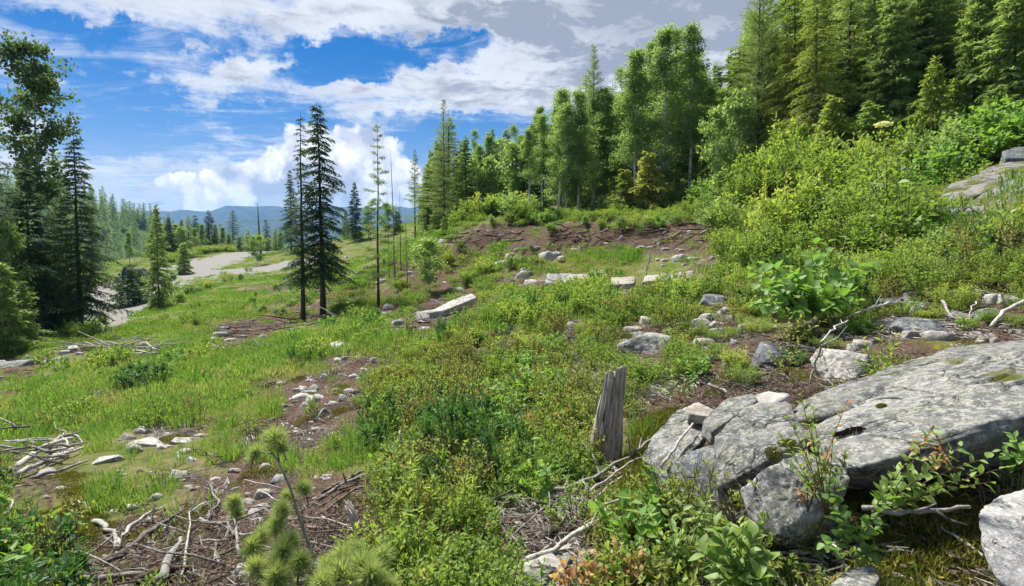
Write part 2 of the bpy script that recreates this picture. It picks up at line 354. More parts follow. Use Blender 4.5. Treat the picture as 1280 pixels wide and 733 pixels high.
def rock_mat(name, base, dark, light, lichen=.5, moss=.0, white=.0, sc=1.0):
    m, t, out = mat_new(name); tc = t.node('ShaderNodeTexCoord'); oi = t.node('ShaderNodeObjectInfo'); geo = t.node('ShaderNodeNewGeometry')
    P = geo.outputs['Position']
    n1 = t.noise(P, 2.3*sc, 8, .72, .3); n2_ = t.noise(P, 15*sc, 8, .78); n3 = t.noise(P, 85*sc, 5, .8); n4 = t.noise(P, 5.2*sc, 5, .6, .8)
    c = t.mix(t.ss(n1, .36, .66), dark, base); c = t.mix(t.ss(n2_, .47, .58, 0, .85), c, light)
    c = t.mix(t.ss(n3, .56, .68, 0, .75), c, tuple(x*.32 for x in dark)); c = t.mix(t.ss(n3, .42, .32, 0, .6), c, light)
    lm = t.math('MULTIPLY', t.ss(n4, .50, .62), t.ss(n2_, .44, .54))
    c = t.mix(t.math('MULTIPLY', lm, lichen*.8), c, (.33, .34, .20))
    v = t.vor(P, 7*sc); vm = t.math('MULTIPLY', t.ss(v.outputs['Distance'], .30, .22), t.ss(t.noise(P, 1.7*sc, 3), .55, .68))
    c = t.mix(t.math('MULTIPLY', vm, .85 if lichen > .3 else .1), c, (.46, .47, .44))
    v2 = t.vor(t.vmath('ADD', P, t.vmath('MULTIPLY', t.node('ShaderNodeTexNoise').outputs['Color'], (0, 0, 0))), 34*sc); sp = t.math('MULTIPLY', t.ss(v2.outputs['Distance'], .26, .20), t.ss(n4, .44, .54)); c = t.mix(t.math('MULTIPLY', sp, .8 if lichen > .3 else .25), c, (.60, .60, .54))
    sp2 = t.math('MULTIPLY', t.ss(t.vor(t.vmath('ADD', P, (5.1, 2.2, 9.3)), 24*sc).outputs['Distance'], .22, .16), t.ss(n1, .50, .6)); c = t.mix(t.math('MULTIPLY', sp2, .7 if lichen > .3 else .2), c, (.06, .06, .055))
    bl = t.math('MULTIPLY', t.ss(t.noise(t.vmath('ADD', P, (7.7, 3.1, 1.3)), 4.5*sc, 4, .7), .62, .72), lichen)
    c = t.mix(bl, c, (.045, .04, .035))
    if moss > 0:
        sx = t.node('ShaderNodeSeparateXYZ'); t.l.new(geo.outputs['Normal'], sx.inputs[0])
        mm = t.math('MULTIPLY', t.ss(sx.outputs[2], .35, .75), t.ss(t.noise(P, 3.1, 5, .65), .62-moss*.3, .72-moss*.3))
        c = t.mix(mm, c, t.mix(t.noise(P, 25, 3), (.05, .06, .012), (.16, .17, .025)))
    br = t.ss(oi.outputs['Random'], 0, 1, .82, 1.12); sc_ = t.node('ShaderNodeVectorMath', operation='SCALE'); t.l.new(c, sc_.inputs[0]); t.l.new(br, sc_.inputs['Scale'])
    nd = t.node('ShaderNodeTexNoise'); t.l.new(P, nd.inputs['Vector']); nd.inputs['Scale'].default_value = 2.2*sc; nd.inputs['Detail'].default_value = 4
    wp = t.vmath('ADD', t.vmath('MULTIPLY', P, (1, 1, 1.6)), t.vmath('MULTIPLY', nd.outputs['Color'], (.5, .5, .5))); ve = t.vor(wp, 1.6*sc, 'DISTANCE_TO_EDGE'); cr = t.ss(ve.outputs['Distance'], .0, .022)
    crk = t.math('MAXIMUM', cr, t.ss(n1, .46, .54)); sc2 = t.node('ShaderNodeVectorMath', operation='SCALE'); t.l.new(sc_.outputs[0], sc2.inputs[0]); t.l.new(t.math('ADD', t.math('MULTIPLY', crk, .65), .35), sc2.inputs['Scale']); sc_ = sc2
    hgt = t.math('ADD', t.math('ADD', t.math('MULTIPLY', n2_, 1.3), t.math('MULTIPLY', n3, .45)), t.math('MULTIPLY', crk, .8))
    bsdf(t, out, sc_.outputs[0], .85, hgt, .9, .035/sc, .25); return m
def wood_mat(name, a, b, crack=.03, sc=(30, 30, 2.5), gen=False):
    m, t, out = mat_new(name); tc = t.node('ShaderNodeTexCoord'); g = t.vmath('MULTIPLY', tc.outputs['Object'], sc)
    n = t.noise(g, 1, 6, .7, .3); nn = t.noise(tc.outputs['Object'], 9, 4, .6); oi = t.node('ShaderNodeObjectInfo')
    f = t.math('ADD', t.math('MULTIPLY', n, .7), t.math('MULTIPLY', nn, .3)); c = t.mix(t.ss(f, .36, .62), a, b)
    c = t.mix(t.ss(n, .40, .33), c, tuple(x*.25 for x in a))
    br = t.ss(oi.outputs['Random'], 0, 1, .6, 1.15); s = t.node('ShaderNodeVectorMath', operation='SCALE'); t.l.new(c, s.inputs[0]); t.l.new(br, s.inputs['Scale'])
    bsdf(t, out, s.outputs[0], .85, n, .8, crack, .2); return m
M = {}
M['grass'] = leaf_mat('grass_blades', (.09, .18, .02), (.24, .36, .045), None, .45, .04, .5)
M['grass_lush'] = leaf_mat('lush_grass_blades', (.06, .155, .012), (.17, .31, .026), None, .42, .04, .5)
M['grass_dry'] = leaf_mat('dry_grass_blades', (.22, .24, .06), (.38, .36, .13), None, .35, .04, .5)
M['huckle'] = leaf_mat('low_shrub_leaves', (.085, .18, .014), (.26, .37, .03), (.35, .38, .05), .46, .05, 1.1, 1.0)
M['huckle_red'] = leaf_mat('reddish_shrub_leaves', (.14, .20, .02), (.31, .33, .05), (.42, .22, .09), .42, .05, 5.0, .8)
M['red_leaf'] = leaf_mat('reddish_young_leaves', (.26, .12, .03), (.42, .22, .06), (.46, .36, .08), .4, .08, 9, 1.0)
M['herb'] = leaf_mat('dark_herb_leaves', (.03, .10, .015), (.08, .20, .03), None, .35, .08, 1.5)
M['willow'] = leaf_mat('willow_leaves', (.10, .20, .014), (.29, .39, .035), (.38, .43, .06), .45, .05, .8, 1.0)
M['thimble'] = leaf_mat('broad_leaves', (.08, .20, .018), (.21, .38, .04), None, .42, .08, 1.2)
M['big_leaf'] = leaf_mat('broad_light_leaves', (.09, .20, .012), (.24, .33, .03), (.42, .32, .05), .38, .10, 6)
M['birch_leaf'] = leaf_mat('birch_leaves', (.10, .19, .055), (.24, .36, .10), None, .52, .04, .25, .9)
M['aspen_leaf'] = leaf_mat('cottonwood_leaves', (.06, .12, .04), (.14, .22, .07), None, .4, .05, .4)
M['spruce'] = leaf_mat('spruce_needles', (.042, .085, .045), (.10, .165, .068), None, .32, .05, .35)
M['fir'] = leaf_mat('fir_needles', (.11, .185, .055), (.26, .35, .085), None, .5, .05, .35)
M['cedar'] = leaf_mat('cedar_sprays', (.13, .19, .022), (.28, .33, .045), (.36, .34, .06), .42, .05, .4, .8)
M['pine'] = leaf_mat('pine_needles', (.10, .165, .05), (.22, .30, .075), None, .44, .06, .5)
M['pine_near'] = leaf_mat('sapling_needles', (.20, .28, .06), (.46, .52, .19), None, .35, .1, 5)
M['moss'] = leaf_mat('moss_tips', (.07, .085, .008), (.24, .24, .02), None, .25, .02, 2.5)
M['bark'] = bark_mat('conifer_bark', (.045, .035, .028), (.15, .12, .095))
M['bark_warm'] = bark_mat('warm_bark', (.09, .06, .045), (.22, .15, .11))
M['birch_bark'] = bark_mat('birch_bark', (.42, .40, .36), (.66, .64, .58), (10, 10, 10), True)
M['bark_grey'] = bark_mat('smooth_grey_bark', (.20, .185, .165), (.38, .355, .32), (30, 30, 10))
M['twig'] = bark_mat('twig_bark', (.10, .065, .045), (.20, .13, .09), (60, 60, 20))
M['dead'] = wood_mat('bleached_wood', (.30, .275, .24), (.58, .55, .50))
M['deadgrey'] = wood_mat('grey_dead_wood', (.13, .11, .095), (.32, .295, .265))
M['deadbrown'] = wood_mat('brown_dead_wood', (.09, .06, .042), (.26, .19, .14))
M['stump'] = wood_mat('rotten_stump_wood', (.20, .15, .11), (.58, .52, .44), .03, (55, 55, 3.5))
M['rock'] = rock_mat('grey_granite', (.27, .27, .25), (.09, .092, .094), (.50, .50, .46), .65, .15, sc=1.6)
M['rock_blue'] = rock_mat('blue_grey_granite', (.17, .185, .20), (.09, .10, .115), (.30, .315, .33), .4, .2, sc=1.4)
M['rock_white'] = rock_mat('pale_quartz_rock', (.46, .44, .40), (.28, .26, .23), (.62, .61, .57), .12, 0, sc=1.5)
M['rock_tan'] = rock_mat('tan_rock', (.40, .36, .29), (.25, .215, .17), (.52, .49, .43), .15, 0, sc=1.5)
M['rock_pale'] = rock_mat('pale_speckled_granite', (.44, .43, .41), (.24, .235, .23), (.62, .61, .59), .2, 0, sc=3.2)
M['outcrop'] = rock_mat('outcrop_granite', (.24, .235, .225), (.13, .125, .12), (.34, .33, .31), .5, .5)
def ground_material():
    m, t, out = mat_new('forest_ground'); geo = t.node('ShaderNodeNewGeometry'); P = geo.outputs['Position']
    a = t.node('ShaderNodeAttribute', attribute_name='cov'); s = t.node('ShaderNodeSeparateColor'); t.l.new(a.outputs['Color'], s.inputs[0]); bare, moss, road = s.outputs
    n1 = t.noise(P, 1.3, 6, .65); n2_ = t.noise(P, 9, 6, .7); n3 = t.noise(P, 60, 5, .75)
    gr = t.mix(t.ss(n2_, .35, .65), (.06, .085, .02), (.14, .155, .045)); gr = t.mix(t.ss(n1, .46, .66, 0, .75), gr, (.22, .175, .095))
    v = t.vor(P, 45); chip = t.ss(v.outputs['Distance'], .5, .2); soil = t.mix(t.ss(n2_, .3, .7), (.035, .022, .014), (.11, .074, .05)); soil = t.mix(t.math('MULTIPLY', t.ss(n3, .5, .66), .8), soil, (.27, .21, .16)); soil = t.mix(t.ss(n3, .42, .3, 0, .8), soil, (.03, .02, .014))
    ms = t.mix(t.ss(n2_, .35, .65), (.05, .055, .008), (.20, .20, .018)); ms = t.mix(t.ss(n3, .5, .7, 0, .7), ms, (.10, .065, .03))
    rd = t.mix(t.ss(n2_, .35, .7), (.17, .165, .155), (.26, .25, .235)); rd = t.mix(t.ss(t.noise(P, .35, 4), .45, .7, 0, .5), rd, (.20, .18, .15))
    pert = t.math('MULTIPLY', t.math('SUBTRACT', t.math('ADD', n2_, n3), 1), .9)
    c = t.mix(t.ss(t.math('ADD', bare, pert), .35, .6), gr, soil); c = t.mix(t.ss(t.math('ADD', moss, pert), .35, .6), c, ms)
    c = t.mix(t.ss(t.math('ADD', road, t.math('MULTIPLY', pert, .25)), .42, .58), c, rd)
    h = t.math('ADD', n2_, t.math('MULTIPLY', n3, .5)); bsdf(t, out, c, .95, h, .8, .04, .1); return m
M['ground'] = ground_material()
def flat_mat(name, c, rough=.6, spec=.3, metal=0):
    m, t, out = mat_new(name); n = t.noise(None, 8, 3); p = bsdf(t, out, t.mix(t.ss(n, .3, .7), tuple(x*.85 for x in c), c), rough, spec=spec); p.inputs['Metallic'].default_value = metal; return m

# ------------------------------------------------------------------ the ground
def build_ground():
    rr = np.concatenate([np.exp(np.linspace(math.log(.25), math.log(200), 330)), np.exp(np.linspace(math.log(206), math.log(6200), 34))])
    th = np.concatenate([np.linspace(-52, 52, 400), np.linspace(54, 306, 100)]); th = np.radians(th)
    Rr, T = np.meshgrid(rr, th, indexing='ij'); x = Rr*np.sin(T); y = Rr*np.cos(T); z = H(x, y)
    v = np.stack([x, y, z], -1).reshape(-1, 3); nr, nt = Rr.shape; i = np.arange(nr-1)[:, None]*nt; j = np.arange(nt)[None]; j2 = (j+1) % nt
    f4 = np.stack([i+j, i+nt+j, i+nt+j2, i+j2], -1).reshape(-1, 4)
    v = np.concatenate([v, [[0, 0, h1(0, 0)]]]); c0 = nr*nt; f3 = [(c0, q, (q+1) % nt) for q in range(nt)]
    acc = np.zeros((len(v), 3)); jr = np.random.default_rng(3)
    for k in range(7):
        g = jr.normal(0, .035, (2, len(v)))*np.hypot(v[:, 0], v[:, 1])*(k > 0); g = np.clip(g, -3, 3)
        cv = cover(v[:, 0]+g[0], v[:, 1]+g[1]*1.6, v[:, 2])
        b_ = np.select([cv == 'b', cv == 'e', cv == 'f', cv == 'd', cv == 'h', cv == 'w'], [1, 1, .3, .5, .75, .4], .08)
        acc += np.stack([b_, np.where(cv == 'm', 1, 0)+np.where(cv == 'b', .18, 0), np.where(cv == 'r', 1, 0)], 1)/7
    mb = MB(); mb.add(v, f3, f4); me = mb.mesh('ground', M['ground'], True)
    c = np.zeros((len(v), 4)); c[:, 3] = 1
    c[:, :3] = acc
    c[:, :3] = np.clip(c[:, :3], 0, 1)
    a = me.attributes.new('cov', 'FLOAT_COLOR', 'POINT'); a.data.foreach_set('color', c.ravel().astype(np.float32))
    tag(obj('ground', me), kind='structure')
build_ground()
def ridge(name, pts, depth, back, base, col_a, col_b, seed, snow=0, rough=1., mtree=False):
    """mountain range: crest through pixel points at a real distance, falling off towards and away from the viewer"""
    px = np.array([p[0] for p in pts], float); py = np.array([p[1] for p in pts], float); n = 260; m = 36
    xs = np.linspace(px[0], px[-1], n); ys = np.interp(xs, px, py); cr = np.array([at(a, b, depth) for a, b in zip(xs, ys)])
    s = np.linspace(-1, 1, m); V = np.zeros((n, m, 3))
    for k, q in enumerate(s):
        f = 1-abs(q)**1.15; V[:, k, 0] = cr[:, 0]*(1+q*back/depth*.6); V[:, k, 1] = depth+q*back; V[:, k, 2] = base+(cr[:, 2]-base)*f
    nn = fbm(np.stack([V[..., 0].ravel()/back*5, V[..., 1].ravel()/back*5, np.full(n*m, seed)], 1), 5).reshape(n, m)
    V[..., 2] += nn*(cr[:, 2]-base).mean()*.16*rough
    i = np.arange(n-1)[:, None]*m; j = np.arange(m-1)[None]; f4 = np.stack([i+j, i+m+j, i+m+j+1, i+j+1], -1).reshape(-1, 4)
    mm, t, out = mat_new(name+'_slopes'); geo = t.node('ShaderNodeNewGeometry'); ns = t.noise(geo.outputs['Position'], 14/back, 6, .65); c = t.mix(t.ss(ns, .4, .62), col_a, col_b)
    if snow:
        sx = t.node('ShaderNodeSeparateXYZ'); t.l.new(geo.outputs['Position'], sx.inputs[0]); c = t.mix(t.ss(t.math('ADD', sx.outputs[2], t.math('MULTIPLY', ns, 50)), snow, snow+25), c, (.85, .87, .9))
    bsdf(t, out, c, .95, spec=.05); mb = MB(); mb.add(V.reshape(-1, 3), None, f4); return tag(obj(name, mb.mesh(name, mm, True)), kind='structure')
ridge('mountains', [(-900,262),(-400,256),(0,262),(120,266),(200,264),(260,263),(300,259),(340,260),(400,260),(480,255),(560,262),(650,262),(900,256),(1400,262),(2200,265)], 4700, 900, -160, (.03, .05, .045), (.07, .085, .065), 3.3, snow=188)
ridge('mountains', [(-900,285),(-200,275),(60,278),(140,284),(220,281),(300,275),(360,271),(440,276),(520,271),(600,278),(900,272),(1600,285)], 3300, 700, -200, (.03, .055, .04), (.07, .09, .06), 8.1)

# ------------------------------------------------------------------ plants: shared shapes
def rgen(seed): return np.random.default_rng(seed)
def conifer(h, rb, clear, nbr, seed, droop=.25, up0=.35, nsp=8, K=4, nl=.17, nw=.05, mat='spruce', bark='bark', gap=0, taper=.85, tuft=False, dead_low=0, tr=None, sweep=1.0):
    g = rgen(seed); tb = MB(); cb = MB(); tr = tr or h*.0115
    bz = np.linspace(0, 1, 9); bend = np.cumsum(g.normal(0, .012, (9, 2)), 0)*h*.12; bend[0] = 0
    tp = np.stack([bend[:, 0], bend[:, 1], bz*h], 1); tube(tp, tr*(1-bz*.93)*np.where(bz == 0, 1.25, 1), 7, .5, tb)
    def tpos(t): return np.stack([np.interp(t, bz, tp[:, 0]), np.interp(t, bz, tp[:, 1]), t*h], -1)
    t = clear+(1-clear)*np.linspace(0, .985, nbr)**1.08; t = np.clip(t+g.normal(0, .006, nbr), clear, .99)
    az = np.arange(nbr)*2.39996+g.normal(0, .35, nbr); prof = ((1-t)/(1-clear))**taper
    L = rb*prof*g.uniform(.42, 1.22, nbr)*(1+.35*fbm(np.stack([t*5, np.cos(az)*1.2, np.sin(az)*1.2+seed], 1), 2))+.10*h/12
    if gap: L = L*np.where(fbm(np.stack([t*14, az*.8, np.full(nbr, seed)], 1), 2) < gap-.6, .35, 1)
    a0 = up0*(t*1.6-.45)+g.normal(0, .07, nbr); o = np.stack([np.cos(az), np.sin(az), np.zeros(nbr)], 1); side = np.stack([-np.sin(az), np.cos(az), np.zeros(nbr)], 1)
    b0 = tpos(t)
    def bp(i, s): return b0[i]+o[i]*(s*L[i])[:, None]+np.array([0, 0, 1])*(L[i]*(s*a0[i]-droop*s*s))[:, None]
    for i in range(nbr):
        if L[i] > .25: tube(bp(np.full(4, i), np.linspace(0, .92, 4)), np.linspace(.022, .005, 4)*h/12*min(1.3, .5+L[i]/2), 3, .3, tb, 0, False)
    for k in range(dead_low):
        tt = g.uniform(.06, clear+.05); a = g.uniform(0, 6.28); l = g.uniform(.3, 1.0)*rb*.6; q = tpos(np.array([tt]))[0]
        tube([q, q+[math.cos(a)*l*.5, math.sin(a)*l*.5, -.02], q+[math.cos(a)*l, math.sin(a)*l, -.15*l]], [.014, .010, .004], 3, .3, tb, 0, False)
    ct = np.maximum(5, (nsp*2*1.9*L/rb)).astype(int); i = np.repeat(np.arange(nbr), ct); n = len(i); loc_ = np.arange(n)-np.repeat(np.cumsum(ct)-ct, ct); s = .1+.9*loc_/ct[i]+g.normal(0, .03, n); s = np.clip(s, .06, 1.02); sg = np.where(np.arange(n) % 2 == 0, 1., -1.)
    keep = (L[i] > .12) & (g.random(n) > .06); i, s, sg = i[keep], s[keep], sg[keep]; n = len(i)
    p = bp(i, s); tl = (.42*L[i]*(1-.72*s)+.10*h/12*1.0)*g.uniform(.7, 1.2, n)
    dirb = nrm(o[i]+np.array([0, 0, 1])*(a0[i]-2*droop*s)[:, None]); spread = g.uniform(.5, 1.1, n)*sweep
    td = nrm(dirb*.75+side[i]*(sg*spread)[:, None]+np.array([0, 0, 1])*g.normal(-.12-droop*.5, .14, n)[:, None])
    q = np.linspace(.1, 1, K); P = (p[:, None]+td[:, None]*(tl[:, None]*q)[..., None]+np.array([0, 0, -1])*(tl[:, None]*q*q*droop*.8)[..., None]).reshape(-1, 3)
    D = np.repeat(td, K, 0); N = len(P); jit = g.normal(0, .42, (N, 3)); D2 = nrm(D+jit*(1.6 if tuft else 1.0)); U = nrm(np.array([0, 0, 1])+g.normal(0, .5, (N, 3)))
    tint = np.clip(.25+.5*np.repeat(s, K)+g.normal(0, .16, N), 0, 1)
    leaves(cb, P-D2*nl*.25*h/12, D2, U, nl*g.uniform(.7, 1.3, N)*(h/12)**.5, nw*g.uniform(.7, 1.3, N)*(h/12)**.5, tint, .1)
    if tuft:
        for r in range(3):
            D3 = nrm(D+g.normal(0, .8, (N, 3))); leaves(cb, P, D3, U, nl*g.uniform(.7, 1.3, N), nw, tint, .1)
    return [('trunk', tb.mesh('trunk', M[bark], True)), ('crown', cb.mesh('crown', M[mat]))]
def broadleaf(h, cb0, rad, nl_, seed, prof=None, nleaf=9000, ll=.115, lw=.085, mat='birch_leaf', bark='birch_bark', tr=None, el=1.0, ntr=1, sig=.2):
    g = rgen(seed); tb = MB(); lb = MB(); tr = tr or h*.008; pts = []
    for q in range(ntr):
        bz = np.linspace(0, 1, 9); bend = np.cumsum(g.normal(0, .02, (9, 2)), 0)*h*.12; bend[0] = 0; base = g.normal(0, .35, 2) if ntr > 1 else np.zeros(2); hh = h*(1 if q == 0 else g.uniform(.75, .95))
        lean = g.normal(0, .05, 2) if ntr > 1 else np.zeros(2); tp = np.stack([base[0]+bend[:, 0]+bz*hh*lean[0], base[1]+bend[:, 1]+bz*hh*lean[1], bz*hh], 1); tube(tp, tr*(1-bz*.9), 7, .5, tb)
        for k in range(nl_//ntr):
            t = cb0+(1-cb0)*(k+g.random())/(nl_/ntr); t = min(t, .97); pr = prof(t) if prof else math.sin(math.pi*min(1, ((t-cb0)/(1-cb0))*.86+.12))
            l = rad*pr*g.uniform(.55, 1.15)+.15; a = g.uniform(0, 6.28); e = el*g.uniform(.5, 1.1)*(1-.1*t)
            p0 = np.array([np.interp(t, bz, tp[:, j]) for j in range(3)]); d = np.array([math.cos(a)*math.cos(e), math.sin(a)*math.cos(e), math.sin(e)])
            c = [p0+d*l*s*1.25+np.array([0, 0, -.16*l*s*s]) for s in (0, .35, .7, 1)]; tube(c, [tr*.28, tr*.2, tr*.12, tr*.05], 3, .5, tb, 0, False); pts += [c[1]*.5+c[2]*.5, c[2], c[3]]
            for w in range(4):
                s0 = g.uniform(.3, .95); q0 = p0+d*l*s0*1.25; d2 = nrm(d*.6+g.normal(0, .6, 3)); l2 = l*.45*g.uniform(.4, 1); tube([q0, q0+d2*l2], [tr*.1, tr*.03], 3, .5, tb, 0, False); pts += [q0+d2*l2*.5, q0+d2*l2]
    pts = np.array(pts); cl = g.uniform(.1, 1.5, len(pts))**1.4; cl = cl/cl.sum(); i = g.choice(len(pts), nleaf, p=cl); P = pts[i]+g.normal(0, sig*h/12, (nleaf, 3))*[1, 1, .8]
    D = nrm(g.normal(0, .7, (nleaf, 3))+[0, 0, -.35]); U = nrm(g.normal(0, .6, (nleaf, 3))+[0, 0, .8]); ct = g.uniform(.1, .9, len(pts))
    leaves(lb, P, D, U, ll*g.uniform(.7, 1.3, nleaf), lw*g.uniform(.7, 1.3, nleaf), np.clip(ct[i]+g.normal(0, .15, nleaf), 0, 1), .08)
    return [('trunk', tb.mesh('trunk', M[bark], True)), ('crown', lb.mesh('crown', M[mat]))]
def shrub(h, r, nst, nleaf, ll, lw, seed, mat='huckle', bark='twig', upright=.8, branch=4, red=0, dia=.004, order=True, clus=0.02):
    g = rgen(seed); sb = MB(); lb = MB(); segs = []
    for k in range(nst):
        a = g.uniform(0, 6.28); rr = r*math.sqrt(g.random()); hh = h*g.uniform(.55, 1.05)*(1-.35*(rr/r)**2); b = np.array([math.cos(a)*rr*.35, math.sin(a)*rr*.35, -.03]); e = np.array([math.cos(a)*rr, math.sin(a)*rr, hh]); m = (b+e)/2+np.array([0, 0, .08*hh])+g.normal(0, .03*h, 3)
        tube([b, m, e], [dia, dia*.7, dia*.3], 4, .5, sb, 0, False); segs += [(m, e)]
        for w in range(branch):
            s0 = g.uniform(.2, .9); p0 = b+(m-b)*s0*2 if s0 < .5 else m+(e-m)*(s0-.5)*2; d = nrm(nrm(e-b)*upright+g.normal(0, .5, 3)); l = h*g.uniform(.15, .4); tube([p0, p0+d*l], [dia*.5, dia*.2], 3, .5, sb, 0, False); segs.append((p0, p0+d*l))
    A = np.array([s_[0] for s_ in segs]); B = np.array([s_[1] for s_ in segs]); i = g.integers(0, len(segs), nleaf); s = g.random(nleaf)**.8; P = A[i]+(B-A)[i]*s[:, None]+g.normal(0, clus*h, (nleaf, 3)); ax = nrm((B-A)[i])
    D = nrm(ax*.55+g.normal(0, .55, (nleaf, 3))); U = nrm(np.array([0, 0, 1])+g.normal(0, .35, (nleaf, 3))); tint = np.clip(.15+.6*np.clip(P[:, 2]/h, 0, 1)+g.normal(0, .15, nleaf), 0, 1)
    leaves(lb, P, D, U, ll*g.uniform(.65, 1.25, nleaf), lw*g.uniform(.7, 1.2, nleaf), tint, .12, 0, .1)
    return sb, lb, mat, bark
def shrub_parts(*a, **k):
    sb, lb, mat, bark = shrub(*a, **k); return [('stem', sb.mesh('stem', M[bark])), ('foliage', lb.mesh('foliage', M[mat]))]
def shrub_mesh(name, *a, **k):
    sb, lb, mat, bark = shrub(*a, **k); lb.n_ = 0
    for v, t_ in zip(sb.v, sb.t): pass
    off = lb.n; lb.v += sb.v; lb.t += sb.t; lb.f4 += [f+off for f in sb.f4]; lb.m4 += [m_+1 for m_ in sb.m4]; lb.f3 += [f+off for f in sb.f3]; lb.m3 += [m_+1 for m_ in sb.m3]; lb.n += sb.n
    return lb.mesh(name, [M[mat], M[bark]])
def tuft(name, n, rad, h, w, seed, mat='grass', droop=(.3, 1.1), patches=1):
    g = rgen(seed); mb = MB(); c = g.normal(0, rad*.6, (patches, 2)) if patches > 1 else np.zeros((1, 2)); i = g.integers(0, patches, n)
    a = g.uniform(0, 6.28, n); rr = rad*(.35 if patches > 1 else 1)*np.sqrt(g.random(n)); P = np.stack([c[i, 0]+np.cos(a)*rr, c[i, 1]+np.sin(a)*rr, np.full(n, -.02)], 1)
    D = np.stack([np.cos(a)*.45*g.random(n), np.sin(a)*.45*g.random(n), np.ones(n)], 1)+g.normal(0, .12, (n, 3)); s = g.uniform(0, 6.28, n); blades(mb, P, D, np.stack([np.cos(s), np.sin(s), np.zeros(n)], 1), h*g.uniform(.45, 1.1, n), w*g.uniform(.7, 1.3, n), g.uniform(*droop, n), np.clip(g.normal(.5, .2, n), 0, 1))
    return mb.mesh(name, M[mat])
def litter_mesh(name, n, seed, mat='deadgrey', L=.14, r=.004):
    g = rgen(seed); mb = MB()
    for k in range(n):
        p = np.array([g.normal(0, .13), g.normal(0, .13), g.uniform(.0, .03)]); a = g.uniform(0, 6.28); l = L*g.uniform(.3, 1.3); d = np.array([math.cos(a), math.sin(a), g.normal(.03, .12)]); m = p+d*l*.5+g.normal(0, l*.06, 3); tube([p, m, p+d*l], [r*g.uniform(.6, 1.5)]*2+[r*.4], 4, g.random(), mb, 0)
    for k in range(n):
        p = np.array([[g.normal(0, .15), g.normal(0, .15), .012]]); leaves(mb, p, g.normal(0, 1, (1, 3))*[1, 1, .15], [[0.1, 0, 1]], g.uniform(.02, .06), g.uniform(.012, .03), g.random(), .1, 1)
    return mb.mesh(name, [M[mat], M['deadbrown']])
ICO = {}
def ico(sub):
    if sub not in ICO:
        bm = bmesh.new(); bmesh.ops.create_icosphere(bm, subdivisions=sub, radius=1); bm.verts.ensure_lookup_table()
        ICO[sub] = (np.array([v.co[:] for v in bm.verts]), np.array([[v.index for v in f.verts] for f in bm.faces])); bm.free()
    return ICO[sub]
def rock_mesh(name, mat, seed, planes=None, dims=(1, 1, 1), sub=4, soft=26, rough=.035, npl=15, fine=.012, world_scale=1.0):
    """a stone as the rounded meeting of many planes; planes = (normals, distances)"""
    d, f = ico(sub); g = rgen(seed)
    if planes is None:
        N = nrm(g.normal(0, 1, (npl, 3))); Dd = g.uniform(.6, 1.0, npl); ax_ = nrm(np.concatenate([np.eye(3), -np.eye(3)])+g.normal(0, .25, (6, 3))); N = np.concatenate([N, ax_]); Dd = np.concatenate([Dd, g.uniform(.72, 1.0, 6)])
    else: N, Dd = planes
    dd = nrm(d*np.asarray(dims)) if planes is not None else d
    c = dd @ N.T / Dd[None]; c = np.maximum(c, 1e-3); rad = 1/(np.sum(c**soft, 1)**(1/soft)); v = dd*rad[:, None]
    if planes is None: v = v*np.asarray(dims)
    s = world_scale; size = np.abs(v).max()
    v = v+nrm(v)*(fbm(v/size*2.2+seed, 4)[:, None]*rough*size*1.2+fbm(v/size*9+seed, 3)[:, None]*fine*size)
    if sub >= 6:   # broken, stepped granite surface
        q = fbm(v*2.6/size+seed*1.7, 3); st = np.round(q*5)/5; v = v+nrm(v)*(st*.045*size)[:, None]+nrm(v)*(fbm(v*16+seed, 4, .6)*.010)[:, None]
        ca = np.abs(fbm(v*[2.0, 2.0, 1.2]/size*1.2+seed*3.1, 3)); v = v-nrm(v)*(np.exp(-(ca/.020)**2)*.02*size)[:, None]
    mb = MB(); mb.add(v, f, None); return mb.mesh(name, M[mat] if isinstance(mat, str) else mat, True)
def hull_rock(name, mat, pts, seed, sub=6, soft=40, rough=.02, fine=.008, parent=None):
    P = np.array(pts, float); c = P.mean(0); bm = bmesh.new()
    for p in P: bm.verts.new(p-c)
    r = bmesh.ops.convex_hull(bm, input=list(bm.verts)); bm.normal_update(); Ns, Ds = [], []
    for fc in bm.faces:
        if fc.calc_area() < 1e-7: continue
        n = np.array(fc.normal[:]); dist = n @ np.array(fc.verts[0].co[:]);
        if dist < 0: n, dist = -n, -dist
        if dist > 1e-4 and not any((n @ m_) > .995 for m_ in Ns): Ns.append(n); Ds.append(dist)
    bm.free(); ext = np.abs(P-c).max(0); return obj(name, rock_mesh(name, mat, seed, (np.array(Ns), np.array(Ds)), ext, sub, soft, rough, fine=fine), parent, c)

def ground_at(px, Y):
    py = 400
    for _ in range(6):
        d = ray(px, py); x = d[0]/d[1]*Y; z = h1(x, Y); py = float(proj(np.array([x, Y, z]))[1])
    return np.array([x, Y, z]), py
def top_height(px, Y, top): p, _ = ground_at(px, Y); d = ray(px, top); return EYE+d[2]/d[1]*Y-p[2], p
def thing(name, label, cat, parts, loc, rotz=0, scale=1, group=None, lean=(0, 0)):
    rt = (lean @ Matrix.Rotation(rotz, 3, 'Z')).to_euler() if isinstance(lean, Matrix) else (0, 0, rotz)
    e = obj(name, None, None, loc, rt, scale); e.empty_display_size = .2; tag(e, label, cat, group)
    for pn, me in parts: obj(pn, me, e)
    return e

